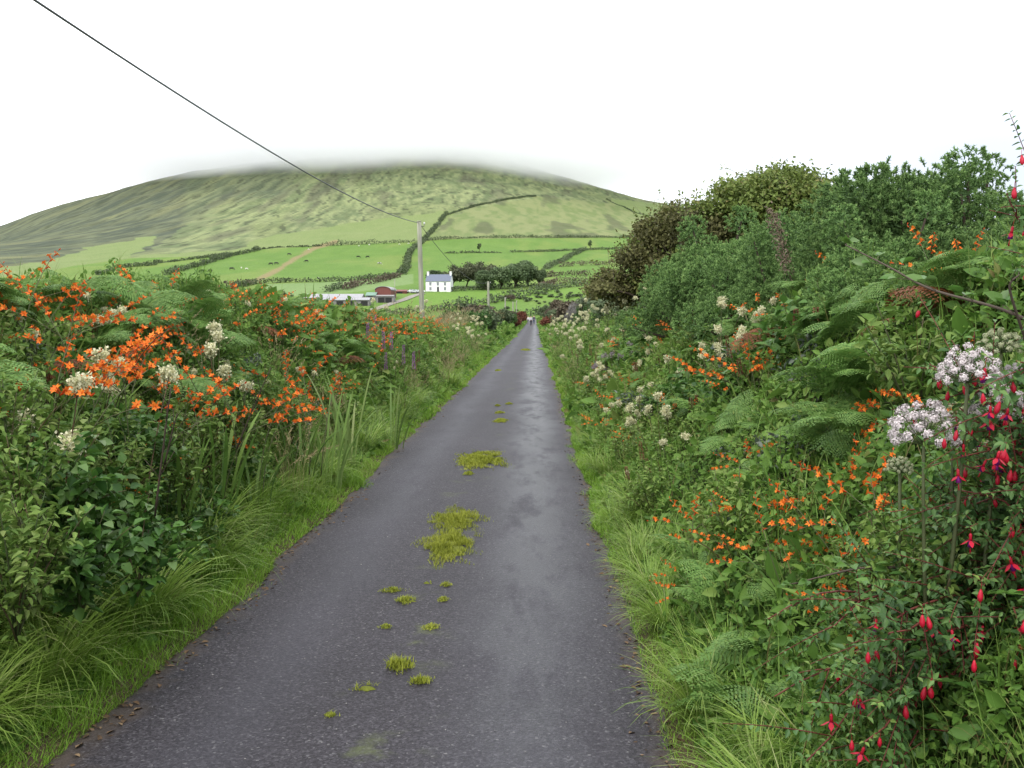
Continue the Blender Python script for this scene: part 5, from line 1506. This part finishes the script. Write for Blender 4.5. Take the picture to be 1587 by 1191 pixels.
# scattered rush clumps in the pasture right of the poles
def rush_spec():
    return bush_spec('rush_clump', M_scrub, 160, .5)
RUSH = [rush_spec(), rush_spec()]
r_ = np.random.default_rng(3)
for k in range(46):
    t = r_.random(); px = 745 + 160 * t; py = 481 - 26 * t + 9 * r_.normal() * .8
    if py > 486 or py < 449: continue
    p = hit(px, py, 300); s = r_.uniform(.7, 1.5)
    put(random.choice(RUSH), p, U(0, 6), (s, s, s * .55), 'dark rush clump in the bright pasture beside the lane end', 'rush clump', 'rush clumps in the pasture')

# ================================================================== TREES ROUND THE HOUSE
FT = [tree_spec('farm_tree', 9, 10, 1.2, 22, 4200, .6, M_tree, lean=(1.2, 0)), tree_spec('farm_tree', 9, 9, 1.0, 22, 4200, .6, M_tree)]
FTb = [tree_spec('farm_tree', 9, 11, 2.0, 20, 3000, .6, leaf_mat('thin wind burnt leaves', [(.065, .075, .042), (.10, .112, .06), (.13, .14, .075)], .15, .6, .2), lean=(1.6, 0))]
for (px, yb, ytop, w, sp, lab) in [
    (677, 446, 416, 40, FT, 'dark tree behind the white house gable'),
    (700, 444, 409, 46, FTb, 'wind bent tree next to the white house'),
    (722, 444, 405, 52, FTb, 'grey topped tree with open trunk, second from the house'),
    (745, 443, 404, 48, FTb, 'grey green tree third from the house'),
    (753, 448, 416, 44, FT, 'round dark tree in front of the row, over the second pole'),
    (775, 446, 411, 48, FT, 'round dark tree at the middle of the row'),
    (797, 444, 405, 44, FT, 'tall dark tree near the right end of the row'),
    (818, 442, 401, 40, FT, 'tallest dark tree closing the right end of the row'),
    (834, 442, 416, 24, FT, 'small dark tree beside the tallest one')]:
    p = hit(px, yb + 2); k = p[1] / FPX
    h = (yb - ytop) * k; w_ = w * k
    put(random.choice(sp), p - [0, 0, .2], U(-.4, .4), (w_ / 10, w_ / 10, h / 8.6), lab, 'tree', 'trees round the farmhouse')

# ================================================================== FARMHOUSE
M_white = plain_mat('whitewash', (.74, .74, .73), (.80, .80, .79), 2, .8)
M_slate = plain_mat('slate', (.11, .13, .18), (.15, .17, .22), 4, .7, .3, (1, 1, 4))
M_dark = plain_mat('window glass', (.10, .12, .13), (.16, .18, .20), 1, .15, .5)
M_door = plain_mat('door paint', (.05, .05, .055), rough=.5)
M_frame = plain_mat('window frame', (.62, .62, .62), rough=.5)
def house():
    b = hit(679, 452.5); k = b[1] / FPX
    Wd, Hh, Dp, Rh = 39 * k, 16.5 * k, 6.2, 2.9
    w = Wd / 2
    wall = MB(); box(wall, (-w, 0, -1.2), (w, Dp, Hh))
    v = [(-w, 0, Hh), (-w, Dp, Hh), (-w, Dp / 2, Hh + Rh - .12), (w, 0, Hh), (w, Dp, Hh), (w, Dp / 2, Hh + Rh - .12)]
    wall.add(v, None, [(0, 2, 1), (3, 4, 5)])
    roof = MB()
    e = .25
    for s in (0, 1):
        y0, y1 = (-e, Dp / 2) if s == 0 else (Dp + e, Dp / 2)
        z0 = Hh - e * Rh / (Dp / 2); z1 = Hh + Rh
        v = [(-w - .1, y0, z0), (w + .1, y0, z0), (w + .1, y1, z1), (-w - .1, y1, z1)]
        v += [(a, b_, c + .14) for a, b_, c in v]
        roof.add(v, [(0, 3, 2, 1), (4, 5, 6, 7), (0, 1, 5, 4), (1, 2, 6, 5), (3, 7, 6, 2), (0, 4, 7, 3)])
    chims = []
    for s in (-1, 1):
        ch = MB(); xc = s * (w - .45)
        box(ch, (xc - .42, Dp / 2 - .6, Hh + Rh - .6), (xc + .42, Dp / 2 + .6, Hh + Rh + 1.35))
        box(ch, (xc - .5, Dp / 2 - .68, Hh + Rh + 1.1), (xc + .5, Dp / 2 + .68, Hh + Rh + 1.22))
        pots = MB()
        for yy in (-.3, .3): tube(pots, np.array([(xc, Dp / 2 + yy, Hh + Rh + 1.35), (xc, Dp / 2 + yy, Hh + Rh + 1.7)]), .13, .11, 8)
        chims.append(Spec('chimney', ch.mesh('chimney', M_white, False), [Spec('chimney_pots', pots.mesh('chimney_pots', plain_mat('clay', (.3, .2, .14)), False))]))
    parts = [Spec('wall', wall.mesh('wall', M_white, False)), Spec('roof', roof.mesh('roof', M_slate, False))] + chims
    gz = .15
    for (xf, z0, z1, wd) in [(-.62, .55, .88, 1.), (-.02, .55, .88, 1.), (.56, .55, .88, 1.), (-.62, .12, .42, 1.), (.56, .12, .42, 1.)]:
        fr, pn, si = MB(), MB(), MB(); x = xf * w
        a, c = Hh * z0 + gz, Hh * z1
        box(pn, (x - .45, -.03, a), (x + .45, .0, c))
        for (x0, x1, q0, q1) in [(x - .53, x - .45, a - .08, c + .08), (x + .45, x + .53, a - .08, c + .08), (x - .45, x + .45, a - .08, a), (x - .45, x + .45, c, c + .08), (x - .03, x + .03, a, c)]:
            box(fr, (x0, -.06, q0), (x1, .0, q1))
        box(si, (x - .6, -.14, a - .17), (x + .6, .0, a - .085))
        parts.append(Spec('window', fr.mesh('window', M_frame, False), [Spec('pane', pn.mesh('pane', M_dark, False)), Spec('sill', si.mesh('sill', M_white, False))]))
    dr, hd = MB(), MB(); box(dr, (-.5, -.05, 0), (.42, 0, 2.1)); box(hd, (.28, -.1, 1.0), (.34, -.052, 1.12))
    parts.append(Spec('door', dr.mesh('door', M_door, False), [Spec('handle', hd.mesh('handle', M_frame, False))]))
    put(Spec('farmhouse', None, parts), b, R(-6), 1, 'white two storey farmhouse with slate roof and chimneys at both gables', 'house')
house()

# ================================================================== FARM SHEDS AND BARN
M_tin = plain_mat('grey roofing sheet', (.24, .24, .25), (.34, .34, .35), 1.5, .6, .3, (4, .3, 1))
M_rtin = plain_mat('red painted sheet', (.14, .045, .038), (.19, .065, .05), 1.5, .6, .3, (4, 1, .3))
M_gtin = plain_mat('green painted sheet', (.13, .22, .17), (.18, .28, .21), 1.5, .6, .3)
M_block = plain_mat('grey blockwork', (.17, .165, .16), (.26, .25, .24), 1.2, .9)
M_gap = plain_mat('shed interior', (.03, .03, .03), rough=.9)
def shed(px0, px1, yb, yt, Dp, roofm, wallm, lab, rise=.22, doors=2, name='farm_shed', curved=False, gable=False, wallfrac=.62, rz=0., roofcol2=None):
    a, c = hit(px0, yb), hit(px1, yb); o = (a + c) / 2; k = o[1] / FPX
    w = (px1 - px0) * k / 2; H = (yb - yt) * k; Hw = H * wallfrac
    wl, rf, dr = MB(), MB(), MB()
    if gable:      # rounded gable end faces the viewer, ridge runs away
        kk = 12; th = np.linspace(0, math.pi, kk + 1)
        prof = np.stack([-w * np.cos(th), Hw + (H - Hw) * np.sin(th)], 1)
        for yy, flip in ((0, 1), (Dp, 0)):
            n = len(prof); v = [(x, yy, z) for x, z in prof] + [(-w, yy, -1.2), (w, yy, -1.2), (0, yy, Hw)]
            t = [(i, i + 1, n + 2) for i in range(n - 1)] + [(n, 0, n + 2), (n - 1, n + 1, n + 2), (n + 1, n, n + 2)]
            wl.add(v, None, t)
        for s in (-w, w): wl.add([(s, 0, -1.2), (s, Dp, -1.2), (s, Dp, Hw), (s, 0, Hw)], [(0, 1, 2, 3)])
        P2 = np.concatenate([prof * np.array([1.04, 1]) + np.array([0, .08]), prof * np.array([1.04, 1]) + np.array([0, .2])])
        n = len(prof)
        v = [(x, yy, z) for yy in (-.3, Dp + .3) for x, z in P2]; m = 2 * n
        q = [(n + i, n + i + 1, m + n + i + 1, m + n + i) for i in range(n - 1)] + [(i, m + i, m + i + 1, i + 1) for i in range(n - 1)] + [(i, i + 1, n + i + 1, n + i) for i in range(n - 1)] + [(m + i, m + n + i, m + n + i + 1, m + i + 1) for i in range(n - 1)]
        rf.add(v, q)
    else:
        box(wl, (-w, 0, -1.5), (w, Dp, Hw))
        wl.add([(-w, 0, Hw), (-w, Dp, Hw), (-w, Dp / 2, H - .1), (w, 0, Hw), (w, Dp, Hw), (w, Dp / 2, H - .1)], None, [(0, 2, 1), (3, 4, 5)])
        for s in (0, 1):
            y0, y1 = (-.4, Dp / 2) if s == 0 else (Dp + .4, Dp / 2)
            z0 = Hw - .1
            v = [(-w - .2, y0, z0), (w + .2, y0, z0), (w + .2, y1, H), (-w - .2, y1, H)]
            v += [(p, q_, r + .12) for p, q_, r in v]
            rf.add(v, [(0, 3, 2, 1), (4, 5, 6, 7), (0, 1, 5, 4), (1, 2, 6, 5), (3, 7, 6, 2), (0, 4, 7, 3)])
    parts = [Spec('wall', wl.mesh('wall', wallm, False)), Spec('roof', rf.mesh('roof', roofm, False))]
    for j in range(doors):
        d = MB(); xc = -w + (j + .5 + U(-.15, .15)) * 2 * w / doors
        box(d, (xc - min(1.3, w * .5), -.06, -.2), (xc + min(1.3, w * .5), 0, Hw * .78)); parts.append(Spec('doorway', d.mesh('doorway', M_gap, False)))
    put(Spec(name, None, parts), o, rz, 1, lab, 'shed', 'sheds of the farmyard')
shed(468, 560, 472, 456, 9, M_tin, M_block, 'long low farm shed with pale grey roof', doors=5)
shed(500, 572, 474, 462, 5, M_tin, M_block, 'lower lean to shed in front of the long one', doors=4, wallfrac=.7)
shed(567, 582, 466, 453.5, 7, M_gtin, M_block, 'small shed with green roof beside the barn', doors=1)
shed(581, 606, 465, 445, 8, M_tin, M_rtin, 'red barn with rounded gable and pale curved roof', doors=0, name='barn', gable=True, wallfrac=.72, rz=R(-8))
shed(583, 610, 470, 458, 5, M_block, M_block, 'grey stone outhouse in front of the red barn', doors=2, wallfrac=.85)
shed(613, 630, 455.5, 449.5, 6, M_rtin, M_rtin, 'low red roofed shed between the barn and the cars', doors=1, wallfrac=.6)
def lane_strip(pts, w, name, r0=330):
    W = np.array([hit(*p, r0) for p in pts]); t = np.linspace(0, len(W) - 1, 60)
    L = np.stack([np.interp(t, np.arange(len(W)), W[:, i]) for i in range(3)], 1)
    T = nrm(np.gradient(L, axis=0)); s = nrm(np.cross(T, [0, 0, 1.]))
    a, b = L - s * w / 2, L + s * w / 2
    for e in (a, b): e[:, 2] = G(e[:, 0], e[:, 1]) + .22
    mb = MB().add(np.stack([a, b], 1), [(2 * i, 2 * i + 1, 2 * i + 3, 2 * i + 2) for i in range(59)])
    tag(link(name, mb.mesh(name, plain_mat('farm track', (.17, .16, .13), (.25, .235, .20), 1, .9))), kind='structure')
lane_strip([(560, 486), (585, 479), (605, 472), (625, 466), (642, 459), (655, 456)], 3.4, 'path')

# yard pole
b = hit(612, 463); k = b[1] / FPX
mb = MB(); tube(mb, np.array([[0, 0, -.3], [0, 0, 30 * k]]), .16, .12, 8)
cb = MB(); box(cb, (-.7, -.06, 29 * k), (.7, .06, 29 * k + .12))
put(Spec('yard_pole', None, [Spec('pole', mb.mesh('pole', M_pole)), Spec('crossbar', cb.mesh('crossbar', M_pole, False))]), b, 0, 1, 'thin pale yard pole between the red barn and the cars', 'pole')

# cars in the yard
def car_spec(body_col):
    body, glass, = MB(), MB()
    Lc, w = 4.1, .85
    prof = [(-2.05, .35), (-2.05, .75), (-1.9, .92), (-1.0, 1.0), (-.55, 1.42), (.75, 1.46), (1.5, 1.02), (2.0, .9), (2.06, .6), (2.06, .35)]
    n = len(prof)
    v = [(x, -w * (1 if z < 1.1 else .84), z) for x, z in prof] + [(x, w * (1 if z < 1.1 else .84), z) for x, z in prof]
    q = [(i, i + 1, n + i + 1, n + i) for i in range(n - 1)] + [(n - 1, 0, n, 2 * n - 1)]
    c0 = [(0, -w, .6), (0, w, .6)]
    t = [((i + 1) % n, i, 2 * n) for i in range(n)] + [(n + i, n + (i + 1) % n, 2 * n + 1) for i in range(n)]
    body.add(v + c0, q, t)
    for s in (-1, 1):
        y = s * (w * .93 + .012)
        g = [(-.85, y, 1.04), (1.28, y, 1.06), (.72, s * (w * .84 + .012), 1.4), (-.52, s * (w * .84 + .012), 1.37)]
        glass.add(g, [(0, 1, 2, 3)])
    glass.add([(-1.0, -.7, 1.03), (-1.0, .7, 1.03), (-.58, .62, 1.40), (-.58, -.62, 1.40)], [(0, 1, 2, 3)])
    glass.add([(1.5, -.7, 1.05), (1.5, .7, 1.05), (.8, .62, 1.45), (.8, -.62, 1.45)], [(0, 3, 2, 1)])
    parts = [Spec('body', body.mesh('body', body_col, False)), Spec('window', glass.mesh('window', M_dark, False))]
    for x in (-1.25, 1.3):
        for s in (-1, 1):
            wh = MB(); tube(wh, np.array([(x, s * (w - .18), .31), (x, s * (w + .02), .31)]), .31, .31, 14); rim = MB(); tube(rim, np.array([(x, s * (w + .02), .31), (x, s * (w + .035), .31)]), .18, .18, 10)
            parts.append(Spec('wheel', wh.mesh('wheel', M_gap), [Spec('rim', rim.mesh('rim', M_tin))]))
    return Spec('parked_car', None, parts)
M_cw = plain_mat('white car paint', (.72, .73, .74), rough=.3, spec=.5); M_cs = plain_mat('silver car paint', (.45, .47, .50), rough=.3, spec=.5)
CW, CS = car_spec(M_cw), car_spec(M_cs)
for (px, py, sp, rz, lab) in [(637, 454.5, CW, .3, 'white car parked next to the low red shed'), (643, 455, CS, -.4, 'silver car parked in the middle of the yard'), (651.5, 454.5, CW, .1, 'white car parked by the white house, partly behind the pole')]:
    put(sp, hit(px, py) + [0, 0, .1], rz, 1, lab, 'car', 'cars in the farmyard')

# ================================================================== CATTLE AND SHEEP
def beast_spec(name, mats, L, H, woolly=False):
    mb = MB()
    hb = H * .62
    xs = np.linspace(-L * .42, L * .42, 9)
    rad = H * np.array([.12, .24, .27, .265, .26, .265, .27, .22, .12]) * (1.12 if woolly else 1)
    tube(mb, np.stack([xs, 0 * xs, hb + H * .06 + .02 * np.sin(xs * 3)], 1), rad, None, 10)
    tube(mb, [(L * .36, 0, hb + H * .12), (L * .48, 0, hb + H * .02), (L * .58, 0, hb - H * .28)], np.array([.14, .11, .085]) * H, None, 8)      # neck lowered to graze
    tube(mb, [(L * .56, 0, hb - H * .24), (L * .63, 0, hb - H * .42), (L * .66, 0, hb - H * .55)], np.array([.10, .085, .055]) * H, None, 8)
    for x in (-.34, .30):
        for s in (-1, 1):
            bk = -.03 * L if x < 0 else .01 * L
            tube(mb, [(x * L, s * H * .13, hb - H * .08), (x * L + bk, s * H * .13, hb * .48), (x * L + bk * .3, s * H * .12, .0)], np.array([.085, .05, .04]) * H, None, 7)
    for s in (-1, 1): tube(mb, [(L * .56, s * H * .07, hb - H * .22), (L * .55, s * H * .17, hb - H * .24)], .03 * H, .012 * H, 5)
    tube(mb, [(-L * .42, 0, hb + H * .18), (-L * .47, 0, hb), (-L * .47, 0, hb * .45)], .02 * H, .028 * H, 5)
    return Spec(name, mb.mesh(name, mats))
M_blk = plain_mat('black hide', (.018, .016, .015), (.03, .027, .025), 2, .7); M_pied = plain_mat('black and white hide', (.02, .02, .02), (.65, .63, .6), 1.1, .7); M_wool = plain_mat('fleece', (.55, .53, .47), (.68, .66, .6), 6, .9)
COW = beast_spec('cow', M_blk, 2.4, 1.45); PIED = beast_spec('cow', M_pied, 2.4, 1.45); SHEEP = beast_spec('sheep', M_wool, 1.35, .85, True)
for (px, py, sp, rz, lab) in [
    (316, 422.5, COW, .3, 'black cow grazing alone at the left end of the fields'), (326, 422, COW, 2.8, 'black cow beside the one at the left end'),
    (359, 419, COW, .2, 'black cow grazing below the bushy slanting hedge'), (420, 411, COW, 3.0, 'black cow just left of the dirt track'),
    (428, 410.5, COW, .1, 'black cow touching the edge of the dirt track'), (448, 396, COW, .4, 'black cow high up beside the dirt track'),
    (475, 407, COW, 3.3, 'black cow right of the dirt track'), (555, 400, COW, .2, 'left one of two black cows in the large field'),
    (570, 400, COW, 2.9, 'right one of two black cows in the large field'), (588, 410.5, PIED, .3, 'black and white cow below the two black cows')]:
    put(sp, hit(px, py), rz, 1.15, lab, 'cow', 'cattle on the hill fields')
for (px, py, lab) in [(374, 417, 'white sheep grazing near the slanting hedge'), (382, 418.5, 'white sheep right of the one near the hedge'), (493, 433, 'white sheep by the hedge at the foot of the large field'),
                      (556, 382.5, 'white sheep under the middle of the thick top hedge'), (572, 381, 'white sheep under the thick top hedge, second in line'), (619, 380, 'white sheep near the right end of the top hedge'), (633, 379, 'white sheep last in line by the climbing hedge'), (478, 388, 'white sheep beside the top of the dirt track')]:
    put(SHEEP, hit(px, py), U(0, 6.28), 1.25, lab, 'sheep', 'sheep on the hill fields')

# ================================================================== WALKERS AT THE END OF THE LANE
def person(px, Y, h, shirt, trousers, hair, phase, lab, rz=0.):
    """One skinned figure in mid stride, clothes as close shells over it."""
    x = at(px, 500, Y)[0]
    o = Vector((x, Y, float(base(x, Y)) + .03))
    s = h / 1.75
    st = .26 * phase
    J = {'pel': (0, 0, .95), 'wai': (0, .0, 1.10), 'che': (0, .0, 1.32), 'nek': (0, 0, 1.47), 'hea': (0, -.01, 1.56), 'top': (0, -.01, 1.72)}
    pts, rad, ed = [], [], []
    def add(p, r, par=None):
        pts.append(Vector(p) * s); rad.append(r * s)
        if par is not None: ed.append((par, len(pts) - 1))
        return len(pts) - 1
    pel = add(J['pel'], .135); wai = add(J['wai'], .13, pel); che = add(J['che'], .15, wai); nek = add(J['nek'], .06, che); hea = add(J['hea'], .085, nek); add((0, -.015, 1.64), .095, hea); 
    top = add(J['top'], .06, len(pts) - 1)
    legs = {}
    for sd in (-1, 1):
        f = st * sd
        hip = add((sd * .09, 0, .90), .09, pel); kn = add((sd * .095, -.45 * f - .03, .50), .06, hip); an = add((sd * .095, -f + .04 * abs(f), .09), .042, kn); add((sd * .10, -f - .12, .045), .04, an)
        sh = add((sd * .19, 0, 1.38), .06, che); el = add((sd * .25, .35 * f, 1.12), .043, sh); wr = add((sd * .24, .6 * f - .08, .88), .03, el); hd = add((sd * .24, .65 * f - .10, .80), .034, wr)
    def skin(name, keep, grow, mat, parent):
        idx = [i for i in range(len(pts)) if keep(i)]; mp = {a: b for b, a in enumerate(idx)}
        me = bpy.data.meshes.new(name); me.from_pydata([pts[i] for i in idx], [(mp[a], mp[b]) for a, b in ed if a in mp and b in mp], [])
        ob = link(name, me, parent)
        sk = ob.modifiers.new('skin', 'SKIN'); ob.modifiers.new('sub', 'SUBSURF').levels = 1; ob.modifiers['sub'].render_levels = 2
        for k, i in enumerate(idx):
            r = rad[i] * grow; me.skin_vertices[0].data[k].radius = (r * (1.25 if i in (pel, wai, che) else 1), r * .8 if i in (pel, wai, che) else r)
        me.skin_vertices[0].data[0].use_root = True
        me.materials.append(mat); return ob
    skinm = plain_mat('skin', (.50, .32, .24), rough=.6)
    body = skin('person', lambda i: True, 1.0, skinm, None); body.location = o; body.rotation_euler = (0, 0, rz)
    upper = {pel, wai, che}; 
    arms = {i for i in range(7, len(pts)) if (i - 7) % 8 in (4, 5, 6)}
    lg = {i for i in range(7, len(pts)) if (i - 7) % 8 in (0, 1, 2)}
    skin('jacket', lambda i: i in upper | arms, 1.16, shirt, body)
    skin('trousers', lambda i: i in {pel} | lg, 1.14, trousers, body)
    hm = MB(); u = np.linspace(0, 1, 6)
    tube(hm, np.array([(0, .012, 1.60), (0, .012, 1.66), (0, .008, 1.71), (0, 0, 1.75), (0, 0, 1.765)]) * s, np.array([.098, .104, .098, .07, .015]) * s, None, 12)
    link('hair', hm.mesh('hair', hair), body)
    sm = MB()
    for sd in (-1, 1):
        f = st * sd; tube(sm, np.array([(sd * .097, -f + .07, .05), (sd * .10, -f - .04, .05), (sd * .102, -f - .17, .04)]) * s, np.array([.05, .055, .04]) * s, None, 8)
    link('shoes', sm.mesh('shoes', M_gap), body)
    tag(body, lab, 'person', 'walkers on the lane')
C_ = lambda n, *c: plain_mat(n, c, rough=.8)
person(823, 172, 1.78, C_('pale jacket', .50, .50, .55), C_('dark trousers', .02, .02, .028), C_('dark hair', .03, .02, .015), 1, 'person in pale top and dark trousers walking foremost on the lane')
person(827.5, 190, 1.82, C_('navy jacket', .03, .035, .07), C_('blue trousers', .05, .06, .10), C_('brown hair', .06, .04, .025), -1, 'person in a navy jacket walking on the right side of the lane')
person(818.5, 192, 1.72, C_('white shirt', .6, .6, .6), C_('grey trousers', .18, .18, .22), C_('fair hair', .2, .14, .07), .7, 'person in a white shirt walking on the left side of the lane')
